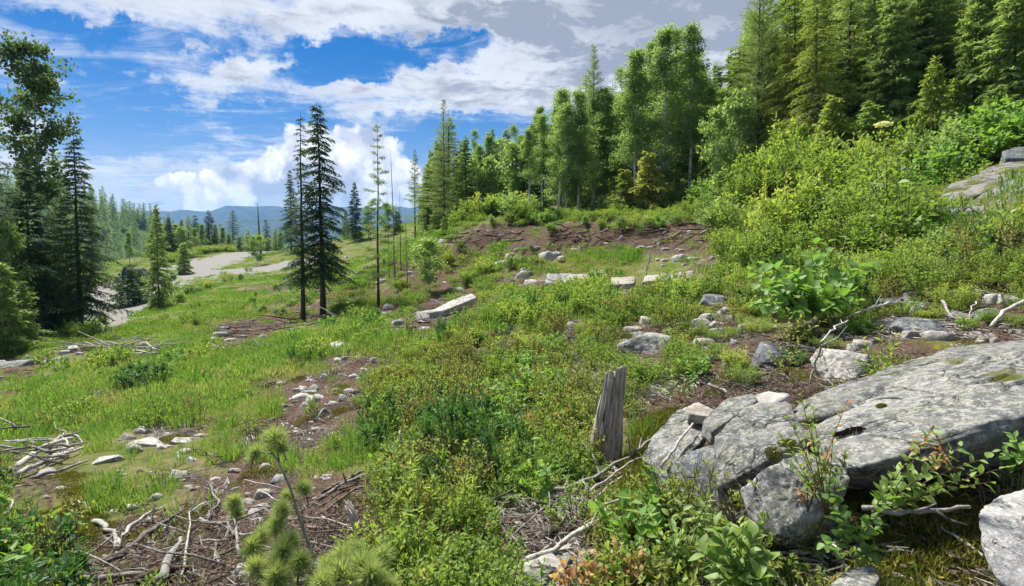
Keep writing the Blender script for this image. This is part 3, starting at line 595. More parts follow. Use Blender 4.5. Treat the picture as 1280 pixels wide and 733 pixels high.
# ---- labels: every thing is described by its look and by what stands nearest to it
MARKS = [('the rotten grey stump', 762, 515), ('the big lichen-covered boulder', 1130, 520), ('the needle-tufted pine sapling', 350, 640), ('the tangle of bleached roots', 75, 575), ('the pale flat slab with a square end', 835, 352), ('the pair of slim spruces', 392, 405), ('the lone thin pine', 473, 385), ('the gravel road', 250, 335), ('the heap of grey slash', 165, 438),
         ('the low cut bank', 700, 297), ('the broad-leaved bush', 1020, 345), ('the rock outcrop', 1225, 240), ('the long pale log-like stone', 565, 385), ('the white splintered snag', 438, 645), ('the standing bleached branch', 1020, 450), ('the white block of the lower corner', 1250, 670), ('the group of pale stones on bare soil', 388, 496), ('the round white stone', 160, 548),
         ('the white branching root', 150, 665), ('the leaning white plank', 212, 710), ('the crossing pale poles', 760, 595), ('the mossy bank', 1150, 670), ('the twiggy dead bush', 890, 610), ('the blue-grey boulder', 962, 440), ('the white angular rock', 1055, 455), ('the single spruce at the forest corner', 102, 425), ('the white upright stick', 810, 325), ('the row of pale slabs', 715, 350)]
USED = {}
ORD = ['', 'second', 'third', 'fourth', 'fifth', 'sixth', 'seventh', 'eighth', 'ninth', 'tenth', 'eleventh', 'twelfth', 'thirteenth', 'fourteenth', 'fifteenth', 'sixteenth', 'seventeenth', 'eighteenth', 'nineteenth', 'twentieth'] + [t+'-'+u for t in ('twenty', 'thirty', 'forty') for u in ('first', 'second', 'third', 'fourth', 'fifth', 'sixth', 'seventh', 'eighth', 'ninth')]
def rel_label(desc, px, py):
    ms = sorted(MARKS, key=lambda m_: (m_[1]-px)**2+((m_[2]-py)*1.3)**2); m_ = ms[0]; dx, dy = px-m_[1], py-m_[2]; d = math.hypot(dx, dy)
    if d < 28: w = 'close beside'
    elif abs(dy) > abs(dx)*.8: w = 'uphill beyond' if dy < 0 else 'downhill in front of'
    else: w = 'left of' if dx < 0 else 'right of'
    if d > 110: w = 'well '+w
    k = (desc, w, m_[0]); USED[k] = USED.get(k, 0)+1; n = USED[k]
    if n == 1: return f'{desc} {w} {m_[0]}'
    return f'{desc}, {ORD[min(n, 20)-1]} {w} {m_[0]}'

# ------------------------------------------------------------------ trees
random.seed(11)
bp_ = lambda t: max(.08, min(1.0, (1-t)*1.75))*(.75+.25*math.sin(t*23))
TP = {
 'spruce': [conifer(12, 1.9, .16, 200, 1, .22, .3, 11, 5, nl=.18, nw=.055, dead_low=14, gap=.2), conifer(12, 1.7, .10, 190, 2, .30, .25, 8, 5, gap=.25, dead_low=8), conifer(12, 2.8, .06, 190, 3, .18, .35, 9, 5)],
 'slim': [conifer(12, 1.4, .20, 210, 4, .32, .05, 10, 5, mat='spruce', nl=.17, nw=.05, dead_low=16, taper=.7, gap=.3), conifer(12, 1.2, .20, 130, 5, .25, .2, 7, 4, mat='spruce', dead_low=26, gap=.45)],
 'fir': [conifer(13, 2.1, .10, 160, 6, .16, .5, 9, 5, mat='fir', taper=.65, gap=.35), conifer(13, 2.5, .04, 180, 7, .20, .4, 9, 5, mat='fir', gap=.4, taper=.6), conifer(13, 1.9, .22, 140, 8, .22, .4, 9, 5, mat='fir', dead_low=12, gap=.35, taper=.6)],
 'cedar': [conifer(12, 2.5, .05, 170, 9, .42, .4, 9, 6, nl=.2, nw=.05, mat='cedar', bark='bark_warm', taper=.6, gap=.35), conifer(12, 2.1, .12, 150, 10, .5, .4, 9, 6, nl=.2, nw=.05, mat='cedar', bark='bark_warm', gap=.45, taper=.55)],
 'pine': [conifer(14, 1.6, .42, 90, 12, .05, .7, 7, 4, nl=.15, nw=.02, mat='pine', tuft=True, dead_low=14), conifer(14, 2.6, .16, 110, 13, -.05, .6, 7, 4, nl=.17, nw=.022, mat='pine', tuft=True, dead_low=10)],
 'thin': [conifer(10, 1.05, .16, 38, 14, .02, .5, 6, 4, nl=.15, nw=.022, mat='pine', tuft=True, tr=.075, dead_low=10)],
 'birch': [broadleaf(13, .18, 1.7, 60, 20, nleaf=12500, el=1.0, prof=bp_), broadleaf(13, .28, 1.5, 52, 21, nleaf=10500, el=1.05, prof=bp_), broadleaf(13, .14, 1.75, 64, 22, nleaf=13500, ntr=2, el=1.0, prof=bp_), broadleaf(12, .34, 1.25, 36, 23, nleaf=6500, el=1.05, prof=bp_), broadleaf(13, .24, 1.35, 56, 25, nleaf=10000, el=1.1, prof=bp_)],
 'cotton': [broadleaf(15, .44, 1.5, 40, 24, nleaf=8000, ll=.19, lw=.16, mat='aspen_leaf', bark='birch_bark', el=.9, sig=.18, prof=lambda t: .55+.45*math.sin(math.pi*min(1, max(0, (t-.36)/.64)))-.35*max(0, t-.85)*5)],
 'young': [conifer(3, 1.05, .02, 90, 31, .15, .5, 7, 4, nl=.36, nw=.12), conifer(3, .85, .04, 90, 32, .15, .5, 8, 5, nl=.36, nw=.12)],
 'youngf': [conifer(3, 1.1, .02, 90, 33, .15, .5, 7, 4, nl=.36, nw=.12, mat='fir'), conifer(3, .8, .04, 80, 34, .15, .5, 7, 4, nl=.36, nw=.12, mat='fir')],
 'youngc': [conifer(3, 1.1, .02, 90, 35, .35, .4, 7, 4, nl=.36, nw=.12, mat='cedar')],
 'mid': [conifer(7, 1.5, .05, 150, 41, .2, .4, 9, 5, nl=.25, nw=.08), conifer(7, 1.3, .09, 140, 42, .2, .4, 9, 5, nl=.25, nw=.08, gap=.2)],
 'midf': [conifer(7, 1.5, .05, 150, 43, .2, .4, 9, 5, nl=.25, nw=.08, mat='fir'), conifer(7, 1.25, .09, 140, 44, .2, .4, 9, 5, nl=.25, nw=.08, mat='fir', gap=.2)],
 'youngb': [broadleaf(3, .12, .85, 22, 36, nleaf=2600, ll=.11, lw=.085, sig=.45, tr=.025), broadleaf(3, .2, .7, 22, 37, nleaf=2200, ll=.11, lw=.085, sig=.45, tr=.025)],
}
def snag_mesh(h, seed, r=.06, nb=16, mat='deadgrey', bl=.6):
    g = rgen(seed); mb = MB(); bz = np.linspace(0, 1, 7); b = np.cumsum(g.normal(0, .015, (7, 2)), 0)*h*.15; b[0] = 0
    tp = np.stack([b[:, 0], b[:, 1], bz*h], 1); tube(tp, r*(1-bz*.85), 6, .5, mb)
    for k in range(nb):
        t = g.uniform(.3, .98); a = g.uniform(0, 6.28); l = bl*g.uniform(.3, 1)*(1.15-t); q = np.array([np.interp(t, bz, tp[:, j]) for j in range(3)]); tube([q, q+[math.cos(a)*l*.6, math.sin(a)*l*.6, l*.15], q+[math.cos(a)*l, math.sin(a)*l, -.05*l]], [r*.2, r*.13, r*.05], 3, .4, mb, 0, False)
    return mb.mesh('dead_tree', M[mat], True)
TH = {'mid': 7, 'midf': 7, 'young': 3, 'youngf': 3, 'youngc': 3, 'youngb': 3, 'spruce': 12, 'slim': 12, 'fir': 13, 'cedar': 12, 'pine': 14, 'thin': 10, 'birch': 13, 'cotton': 15}
NAMES = {'spruce': ('spruce_tree', 'spruce'), 'slim': ('spruce_tree', 'spruce'), 'fir': ('fir_tree', 'fir'), 'cedar': ('cedar_tree', 'cedar'), 'pine': ('pine_tree', 'pine'), 'thin': ('pine_tree', 'pine'), 'birch': ('birch_tree', 'birch'), 'cotton': ('cottonwood_tree', 'cottonwood')}
def tree(kind, px, Y, top, label, group=None, var=None, wide=1.0, lean=0, rot=None):
    h, p = top_height(px, Y, top); n, c = NAMES[kind]
    if h < 5.2 and kind in ('spruce', 'slim', 'fir', 'cedar', 'birch'): kind = {'spruce': 'young', 'slim': 'young', 'fir': 'youngf', 'cedar': 'youngc', 'birch': 'youngb'}[kind]; wide = min(wide, 1.3)
    elif h < 9 and kind in ('spruce', 'fir'): kind = {'spruce': 'mid', 'fir': 'midf'}[kind]; wide = min(wide, 1.2)
    v = TP[kind][(var if var is not None else random.randrange(9)) % len(TP[kind])]; bpy_ = float(proj(p)[1]); ax = at(px+(px-640)*6.7e-5*(bpy_-top), top, Y)-p; ax = ax/np.linalg.norm(ax); s = h/TH[kind]
    return thing(n, label, c, v, p-[0, 0, .08], rot if rot is not None else random.uniform(0, 6.28), (s*wide*min(1.25, max(.8, s**-.35)), s*wide*min(1.25, max(.8, s**-.35)), s), group, Vector((0, 0, 1)).rotation_difference(Vector(ax)).to_matrix())
# left edge
tree('spruce', 102, 27, 155, 'tall dark spruce with bare lower trunk, single tree at the forest corner', var=0, lean=.0)
tree('cotton', 55, 33, 56, 'tall leafy cottonwood rising above the dark spruces at the left edge', var=0)
tree('spruce', -3, 24, 140, 'broad dark spruce cut off by the left picture border', var=2)
tree('spruce', 40, 26, 200, 'dark spruce with thin sparse top beneath the cottonwood', var=1, wide=1.1)
tree('fir', 66, 29, 262, 'shorter dull green fir between the cottonwood and the corner spruce', 'firs', 0)
tree('spruce', 22, 30, 232, 'dark spruce filling the gap behind the left border tree', var=2)
tree('spruce', 82, 34, 250, 'shaded spruce standing behind the corner spruce', var=0)
tree('fir', 8, 20.5, 318, 'small light green fir in front of the left border spruce', var=1)
tree('fir', 26, 22, 345, 'small bushy fir at the foot of the left spruces', var=0)
tree('spruce', 60, 25.5, 330, 'low young spruce under the cottonwood trunk', var=2)
tree('birch', 17, 23.5, 285, 'slender light green sapling in front of the left spruces', var=3, wide=.8)
tree('fir', 199, 39, 253, 'mid-sized green fir standing alone before the gravel road', var=0, wide=.72)
tree('spruce', 160, 44, 326, 'small bushy spruce half hiding the parked pickup', var=2, wide=1.3)
tree('spruce', 176, 47, 333, 'low spruce seedling between the pickup and the lone green fir', var=2, wide=1.3)
tree('birch', 215, 45, 338, 'low leafy shrub-like birch beside the lone green fir', var=2, wide=1.0)
tree('fir', 230, 70, 300, 'bushy bright fir on the far verge of the gravel road', var=1, wide=1.4)
# centre left
tree('slim', 379, 28, 138, 'slim spruce with dead sparse top, left tree of the close pair', var=1, rot=2, wide=.95)
tree('slim', 404, 29, 126, 'slim dense dark spruce with leader shoot, right tree of the close pair', var=0, rot=1, wide=1.2)
tree('thin', 473, 26, 148, 'lone thin pine with sparse tufted whorls right of the spruce pair', var=0, rot=.5)
tree('spruce', 364, 88, 211, 'distant dark spruce behind the close pair beside the road end', var=0)
tree('spruce', 444, 82, 225, 'distant slender spruce on the crest between the pair and the lone pine', var=1)
tree('pine', 519, 62, 186, 'pine with thin open crown and dark straight trunk at the forest tip', var=0, wide=.8)
tree('fir', 497, 78, 262, 'small fir on the crest behind the dead saplings', var=1, wide=1.3)
tree('birch', 462, 80, 250, 'round leafy birch on the crest behind the lone pine', var=2, wide=1.6)
tree('birch', 482, 78, 256, 'small leafy birch on the crest right of the lone pine', var=2, wide=1.7)
tree('fir', 545, 44, 255, 'young fir in front of the forest tip above the grass slope', var=0)
tree('fir', 556, 33, 268, 'thin young fir on the slope below the forest tip', var=2, wide=.9)
tree('birch', 537, 26, 300, 'small leafy sapling on the open slope beneath the forest tip', var=3, wide=1.2)
tree('birch', 321, 76, 296, 'young leafy tree on the mound between road and gravel pullout', var=2, wide=1.5)
FARC = {}
def far_label(kind, px):
    FARC[kind] = FARC.get(kind, 0)+1; q = 'shorter' if 0 else ''
    return rel_label(f'distant {NAMES[kind][1]} beyond the gravel road', px, 285)
for k, (px, Y, top, kind) in enumerate([(262, 125, 262, 'spruce'), (292, 135, 262, 'spruce'), (244, 118, 282, 'birch'), (254, 120, 280, 'birch'), (270, 122, 278, 'fir'), (280, 128, 284, 'birch'), (312, 140, 287, 'fir'), (335, 145, 273, 'spruce'), (345, 140, 285, 'fir'), (300, 138, 292, 'birch'), (228, 112, 272, 'fir'), (236, 125, 268, 'fir'), (352, 142, 290, 'birch'), (286, 120, 290, 'fir'), (220, 118, 280, 'birch'), (325, 140, 291, 'birch'), (246, 135, 268, 'spruce'), (432, 110, 262, 'fir'), (212, 110, 270, 'spruce'), (162, 92, 290, 'birch'), (190, 118, 285, 'fir'), (116, 80, 262, 'spruce'), (228, 110, 285, 'birch')]):
    tree(kind, px, Y, top, far_label(kind, px), 'trees beyond the gravel road', wide=1.5)
# forest on the right
ENV = [(528, 205), (545, 150), (560, 128), (580, 168), (600, 152), (622, 140), (650, 132), (680, 112), (700, 100), (722, 98), (742, 62), (760, 92), (790, 62), (820, 38), (850, 26), (872, 52), (900, 66), (925, 10), (945, -40), (1000, -60), (1300, -90)]
FRONT = [(528, 52), (560, 41), (600, 37), (640, 35), (740, 33.5), (800, 33), (850, 32), (900, 29.5), (950, 27), (1000, 26), (1100, 24), (1200, 22), (1300, 20.5)]
env = lambda p: float(np.interp(p, *zip(*ENV))); front = lambda p: float(np.interp(p, *zip(*FRONT)))
hand = [('pine', 556, 42, 122, 'tall narrow pine with long bare leader, first large tree of the forest edge', 1, .62), ('pine', 741, 38, 56, 'pine with dark open spire rising above the birch crowns', 0, .8), ('fir', 582, 41, 168, 'dense dark fir behind the first tall pine of the forest edge', 0, 1), ('birch', 660, 33, 150, 'birch with white forked trunk standing at the brink of the cut bank', 3, 1.2), ('birch', 700, 35, 104, 'tall full-crowned birch over the middle of the cut bank', 2, 1.2), ('birch', 722, 35, 112, 'bright birch left of the dark pine spire', 0, 1.2), ('birch', 792, 33.5, 62, 'tall light birch right of the dark pine spire', 1, 1.3), ('birch', 830, 33, 34, 'tallest open-crowned birch of the middle forest', 0, 1.3), ('birch', 862, 32.5, 30, 'tall feathery birch where the grey cloud meets the forest', 1, 1.2),
 ('pine', 947, 28, -60, 'tall pine with tufted branches and pale straight trunk leaving the frame', 1, .75), ('cedar', 1018, 25, -20, 'large yellow-green cedar with drooping sprays over the bushes', 0, 1.1), ('cedar', 810, 31, 182, 'low bushy cedar at the foot of the tall birches', 0, 1.7), ('cedar', 780, 31.5, 205, 'short rounded cedar beside the cut bank end', 1, 1.8), ('birch', 896, 27, 140, 'thin young birch with white stem above the mossy mound', 3, .9), ('birch', 918, 28, 120, 'thin young birch with white stem next to the tufted pine', 3, 1.0), ('cedar', 980, 27, 40, 'yellowish cedar between the tufted pine and the large cedar', 1, 1.0),
 ('fir', 1058, 26, -80, 'huge dark fir with heavy limbs behind the large yellow-green cedar', 1, 1.1), ('cedar', 1165, 20.5, 60, 'open cedar with pale bare trunk above the elder bush', 1, .85), ('fir', 1110, 24, -40, 'broad green fir between the two yellow cedars', 2, 1), ('fir', 1215, 22, -30, 'dark feathery fir above the rock outcrop', 1, 1), ('fir', 1262, 20.5, -50, 'dark fir at the right border above the rock outcrop', 0, 1.1), ('cedar', 1192, 21.5, 90, 'small light cedar in front of the dark feathery fir', 0, 1), ('fir', 1085, 22, 120, 'young bright fir under the broad green fir', 0, 1.2), ('fir', 1240, 19.5, 100, 'half-grown green fir right above the rock outcrop', 0, 1.2), ('cedar', 1040, 22.5, 110, 'young drooping cedar in front of the large cedar', 0, 1.2)]
for kind, px, Y, top, lab, var, w in hand: tree(kind, px, Y, top, lab, var=var, wide=w)
cnt = {}
EDGE = []
def fill(step, dY, jit, mul, choose, tag_):
    px = 532.
    while px < 1330:
        q = px+random.uniform(-.4, .4)*step; kind = choose(q); Y = front(q)+dY+random.uniform(0, jit); top = env(q)+random.uniform(6, 40)*(1 if q < 930 else 1.5)+mul
        if tag_ == 'front':
            cnt[kind] = cnt.get(kind, 0)+1; lab = 'x'
            grp = NAMES[kind][1]+' trees of the forest edge'
        else: lab = f'{NAMES[kind][1]} crowded behind the front trees of the stand'; grp = NAMES[kind][1]+' trees deep in the stand'
        if tag_ == 'front': EDGE.append((q, kind))
        t_ = tree(kind, q, Y, top, lab, grp, wide=random.uniform(1.0, 1.25) if kind == 'birch' else random.uniform(1.25, 1.7))
        if tag_ == 'front': EDGE[-1] = (q, kind, t_)
        px += step*(1 if q < 930 else 1.5)
def ch_front(q):
    r = random.random()
    if q < 600: return 'fir' if r < .6 else 'pine'
    if q < 900: return 'birch' if r < .72 else ('fir' if r < .9 else 'cedar')
    return 'fir' if r < .25 else ('cedar' if r < .5 else ('pine' if r < .75 else 'birch'))
def ch_back(q):
    r = random.random()
    if q < 610: return 'fir' if r < .7 else 'pine'
    if q < 900: return 'birch' if r < .5 else 'fir'
    return 'fir' if r < .45 else ('pine' if r < .8 else 'birch')
fill(22, 1.5, 4, 10, ch_front, 'front'); fill(21, 2.5, 3, 22, lambda q: 'birch' if 575 < q < 935 else random.choice(['pine', 'fir', 'birch']), 'front'); fill(24, 7, 4, 6, ch_back, 'back'); fill(26, 13, 5, -4, ch_back, 'back'); fill(34, 20, 6, 0, lambda q: 'fir' if random.random() < .6 else 'birch', 'back')
for kd in {e[1] for e in EDGE}:
    for k, e in enumerate(sorted([x for x in EDGE if x[1] == kd], key=lambda x: x[0])): e[2]['label'] = f'{(ORD[min(46, k)] or "first")} {NAMES[kd][1]} from the left in the crowded edge row of the forest'
for k, (px, Y, top, r) in enumerate([(494, 29, 186, .05), (501, 31, 236, .03), (487, 30, 225, .025), (509, 28, 260, .03), (326, 100, 253, .28)]):
    h, p = top_height(px, Y, top); o = obj('dead_tree', snag_mesh(h, 50+k, r, 10 if k < 4 else 0, 'deadgrey' if k < 4 else 'deadbrown', .5), None, p-[0, 0, .1], (0, random.uniform(-.02, .03), random.uniform(0, 6)))
    tag(o, ['tallest thin dead sapling right of the lone pine', 'thin dead stick leaning beside the tallest dead sapling', 'short dead sapling left of the tallest one', 'low dead sapling nearest the forest tip', 'reddish bare snag spike standing beyond the road end'][k], 'dead tree')

# far forested hillside and its trees
def far_hill():
    pts = [(-500, 175), (-300, 195), (0, 225), (60, 238), (130, 258), (180, 274), (230, 294), (300, 312), (420, 330)]
    D = 560; xs = np.linspace(-500, 420, 120); V = []; m = 26
    for a in xs:
        c = at(a, float(np.interp(a, *zip(*pts))), D)
        for k in range(m):
            q = k/(m-1)*2-1; V.append([c[0]*(1+q*.35), D+q*260, c[2]+(-110-c[2])*abs(q)**1.3])
    V = np.array(V); V[:, 2] += fbm(V/60, 3)*8-4; i = np.arange(119)[:, None]*m; j = np.arange(m-1)[None]; mb = MB(); mb.add(V, None, np.stack([i+j, i+m+j, i+m+j+1, i+j+1], -1).reshape(-1, 4))
    mm, t, out = mat_new('hillside_forest_floor'); bsdf(t, out, t.mix(t.noise(None, 30, 4), (.03, .07, .015), (.08, .13, .03)), .95, spec=.05); tag(obj('hillside', mb.mesh('hillside', mm, True)), kind='structure')
    return V
HV = far_hill()

def stems(seed, tall=1.0):  # loose bright bush seen a little farther off
    return shrub_parts(tall, tall*.55, 18, 1700, .085, .038, seed, 'willow', branch=7, dia=.008, clus=.035)
# places the photograph shows free of plants (stones, stump foot, soil)
HOLES = [(762, 560, 34, 28), (750, 525, 22, 60), (160, 556, 26, 16), (222, 600, 22, 12), (835, 352, 45, 12), (715, 352, 48, 11), (778, 358, 22, 10), (565, 385, 36, 12), (545, 395, 24, 12), (1055, 455, 42, 26), (1010, 445, 16, 50), (960, 442, 40, 24), (803, 436, 34, 26), (330, 625, 26, 18), (302, 720, 22, 12), (60, 580, 55, 30), (388, 497, 24, 14), (212, 700, 16, 36), (150, 665, 40, 32), (438, 645, 18, 28), (1150, 408, 40, 22), (1235, 395, 32, 16), (1187, 422, 20, 12), (882, 432, 26, 16), (720, 700, 60, 40), (1250, 660, 40, 70), (1150, 680, 75, 50), (1110, 500, 220, 90), (820, 570, 60, 80), (165, 440, 50, 14), (350, 408, 85, 12), (1230, 240, 62, 36), (1180, 262, 20, 30), (1235, 268, 52, 22), (135, 577, 16, 8), (190, 555, 20, 8), (655, 352, 28, 12), (785, 372, 22, 8), (360, 650, 26, 60), (860, 520, 50, 40), (880,700,30,20), (360, 700, 90, 50), (340, 640, 60, 60), (440, 700, 60, 40), (850, 700, 60, 30), (640, 655, 60, 20), (1040, 600, 60, 60), (830, 325, 30, 22)]

# ------------------------------------------------------------------ stones
RM = {}
def rmesh(mat, v, sub=4):
    k = (mat, v, sub)
    if k not in RM: RM[k] = rock_mesh('stone', mat, 400+v*7+len(RM), sub=sub, npl=13+v, soft=22, rough=.05, fine=.014)
    return RM[k]
def stone(px, py, w, mat='rock_white', desc=None, hgt=.62, dep=.8, rot=None, label=None, sink=.3, Y=None, tilt=None, sub=None, dz=0, group=None, clear=False):
    p = hit(px, py) if Y is None else at(px, py, Y); Yd = p[1]; s = w*Yd/FPX/2*1.4; v = random.randrange(5)
    z0 = p[2]-s*hgt*sink*.6+dz if Y is None else p[2]
    name = 'boulder' if w*Yd/FPX > .45 else 'stone'
    o = obj(name, rmesh(mat, v, sub or (5 if w > 24 else 3)), None, (p[0], p[1], z0), (random.uniform(-.12, .12) if tilt is None else tilt, random.uniform(-.12, .12), rot if rot is not None else random.uniform(-.5, .5)), (s, s*dep, s*hgt))
    cw = {'rock_white': 'white', 'rock': 'grey', 'rock_tan': 'tan', 'rock_blue': 'blue-grey', 'outcrop': 'grey'}[mat]
    if desc is None: desc = ('small ' if w < 14 else 'fair-sized ' if w < 26 else 'large ')+('flat ' if hgt < .42 else '')+cw+' stone'
    if clear: HOLES.append((px, py+w*.3+3, w*.6+4, w*.6+6))
    elif w >= 14: HOLES.append((px, py+w*.1, w*.55+1, w*.35+2))
    tag(o, label or rel_label(desc, px, py), 'stone', group); return o
W, G_, T, B = 'rock_white', 'rock', 'rock_tan', 'rock_blue'
stone(160, 549, 17, W, hgt=1.1, clear=True, label='round white stone standing in lush grass above the flat stones')
for a in [(187,556,30,W,.3),(135,577,24,W,.4),(230,552,22,W,.3),(223,601,26,W,.8),(240,577,13,W,.8),(171,564,13,W,.9),(10,485,12,W,.6),(4,490,10,W,.5),(17,482,9,W,.6),(24,458,32,G_,.4),(95,440,13,W,.7),(83,442,12,W,.6),(101,443,8,W,.6),(375,497,17,W,.4),(393,501,18,W,.6),(388,491,12,T,.5),(371,489,9,W,.7),(381,509,9,G_,.7),(366,500,8,W,.6),(345,557,9,T,.6),(335,588,19,T,.8),(331,619,20,W,.7),(311,629,17,W,.7),(325,641,22,W,.6),(322,651,14,W,.6),(302,720,30,W,.6),(350,601,13,G_,.6),(433,435,19,W,.5),(467,453,9,W,1.1),(404,521,10,W,1.6),(276,421,17,W,.6),(268,426,9,G_,.6),(288,426,12,W,.4),(497,406,13,W,.7),(700,638,17,W,.7),(373,540,14,W,.35),(310,574,10,W,.5),(430,580,10,W,.8),(450,560,12,G_,.5),(365,648,9,W,.5),
  (655,346,18,T,.7),(650,360,14,W,.7),(663,353,14,W,.5),(632,361,12,W,.8),(674,368,18,G_,.6),(668,362,10,W,.7),(688,323,14,W,1.0),(705,323,17,W,.35),(718,411,15,G_,.4),(745,411,13,W,.4),(774,438,11,T,.7),(700,336,10,W,.5),(640,352,9,W,.6),
  (855,326,11,W,1.2),(868,329,8,W,.6),(880,327,9,W,.5),(893,331,8,W,.5),(905,328,7,W,.5),(875,406,20,W,.8),(882,432,24,T,.7),(905,395,18,W,1.0),(933,412,23,W,.7),(929,398,16,G_,.6),(905,379,17,B,.8),(912,366,14,W,.4),(870,414,14,W,.6),(893,408,12,W,.9),(1080,433,22,T,.6),(1068,436,16,G_,.7),(1186,424,22,W,.7),(1220,421,22,W,.5),(1234,397,38,B,.6),(1215,342,12,W,.9),(1268,378,20,G_,.5),(1200,399,22,G_,.6),(1140,420,26,W,.5),(1095,428,14,G_,.6),(1060,420,10,W,.6),(1245,372,12,W,.5),(1010,440,14,G_,.6),(920,430,12,G_,.6),(950,470,16,G_,.6),(835,415,12,W,.5),(845,430,10,T,.7),(897,352,28,W,.25),(860,345,12,W,.6),(930,378,9,W,.6),(668,322,8,W,.6),(770,322,6,W,.6),(760,376,10,W,.6),
  (700,561,26,B,.5),(610,318,6,W,.7),(627,295,6,W,.8),(1003,393,10,W,.5),(500,402,9,W,.5),(560,420,12,G_,.4),(520,398,10,G_,.5),(455,463,8,T,.6),(480,405,7,W,.6),(446,404,5,W,.6),(570,350,7,G_,.6),(410,350,6,W,.7),(405,386,6,W,.7),(435,340,6,W,.6),(478,352,12,G_,.4),(60,595,20,W,.5),(72,570,18,W,.4),(30,590,26,G_,.35),(85,565,14,W,.6),(210,545,10,W,.5),(255,545,10,W,.4),(470,595,9,W,.6),(395,560,9,W,.5),(268,600,9,W,.5)]:
    stone(a[0], a[1], a[2]*(1.15 if a[0] < 520 else 1), a[3], hgt=a[4]*1.3, dep=random.uniform(.6, .9), clear=a[0] < 520)
stone(1057, 458, 64, W, hgt=.62, dep=.8, label='white angular rock behind the big boulder at the bleached branch', sub=6, sink=.2)
stone(1152, 412, 60, B, hgt=.55, dep=.8, label='cracked blue-grey rock uphill of the big boulder', sub=6, sink=.3)
stone(965, 449, 58, B, hgt=.75, label='lichen-speckled blue-grey boulder in the low shrubs', sub=6, sink=.3)
stone(808, 440, 66, G_, hgt=.75, label='grey pointed boulder half hidden by shrubs above the stump', sub=6, sink=.3)
stone(545, 397, 34, G_, hgt=.8, label='grey boulder at the lower end of the long pale stone', sub=5)
stone(1150, 381, 28, W, hgt=.3, label='flat white slab uphill of the cracked blue-grey rock')
rs = rgen(31)
for (x0, x1, y0, y1, n, lo, hi, ms) in [(865, 1280, 372, 435, 26, 10, 30, [W, G_, B, T, W]), (620, 700, 312, 382, 12, 6, 15, [W, T, G_]), (0, 130, 440, 500, 14, 6, 12, [W, W, G_]), (150, 420, 530, 620, 26, 7, 17, [W, W, T]), (150, 480, 430, 530, 16, 5, 11, [W, W, G_]), (60, 300, 560, 640, 10, 7, 14, [W, T]), (340, 480, 470, 520, 16, 5, 13, [W, W, T, G_]), (260, 420, 410, 432, 10, 5, 12, [W, G_]), (480, 640, 380, 420, 12, 6, 16, [W, G_, G_]), (700, 900, 395, 450, 12, 10, 22, [W, G_, T]), (820, 900, 312, 336, 14, 5, 10, [W, T]), (0, 300, 620, 733, 14, 8, 20, [W, G_, T]), (580, 860, 300, 318, 12, 4, 9, [W, T, G_]), (410, 560, 300, 380, 10, 4, 9, [W, G_]), (620, 760, 600, 700, 8, 8, 18, [W, G_])]:
    for k in range(n): stone(rs.uniform(x0, x1), rs.uniform(y0, y1), rs.uniform(lo, hi), ms[int(rs.integers(0, len(ms)))], hgt=rs.uniform(.6, 1.1), dep=rs.uniform(.6, .9), clear=not (580 <= x0 <= 630 and y0 < 320))
# long slabs given by their corners
def slab(name, mat, corners, thick, label, seed, soft=60, sub=5):
    P = [at(*c)+[0, 0, .09 if c[2] > 6 else 0] for c in corners]; HOLES.append((sum(c[0] for c in corners)/len(corners), sum(c[1] for c in corners)/len(corners)+2, (max(c[0] for c in corners)-min(c[0] for c in corners))*.55, (max(c[1] for c in corners)-min(c[1] for c in corners))*.6+3)); P += [p-[0, 0, thick] for p in P]; o = hull_rock(name, mat, P, seed, sub, min(soft, 36), .045, .02); tag(o, label, 'stone'); return o
def Yh(px, py): return hit(px, py)[1]
y1 = Yh(835, 356)
slab('stone', 'rock_tan', [(803,358,y1),(866,353,y1),(869,343,y1+.25),(806,350,y1+.35)], .16, 'long pale slab with a square-cut end beside the white upright stick', 1)
y1 = Yh(778, 362); slab('stone', 'rock_tan', [(763,362,y1),(793,360,y1),(795,351,y1+.3),(764,352,y1+.35)], .15, 'pale tan blocky slab left of the square-ended slab', 2)
y1 = Yh(700, 357); slab('stone', 'rock', [(680,358,y1),(708,358,y1),(716,344,y1+.6),(684,345,y1+.6)], .18, 'rounded grey-white slab at the left end of the slab row', 3)
y1 = Yh(722, 356); slab('stone', 'rock_white', [(704,357,y1),(736,355,y1),(738,345,y1+.5),(712,346,y1+.5)], .16, 'grey-white slab in the middle of the slab row', 4)
y1 = Yh(745, 350); slab('stone', 'rock_white', [(736,350,y1),(768,350,y1),(764,341,y1+.6),(738,341,y1+.6)], .14, 'pale slab behind the slab row touching the green bush', 5)
y1 = Yh(565, 392); slab('stone', 'rock_white', [(535,396,y1-.6),(556,393,y1-.5),(597,376,y1+.9),(590,371,y1+1.2),(560,382,y1+.3)], .16, 'long pale log-like stone pointing up the slope', 6)
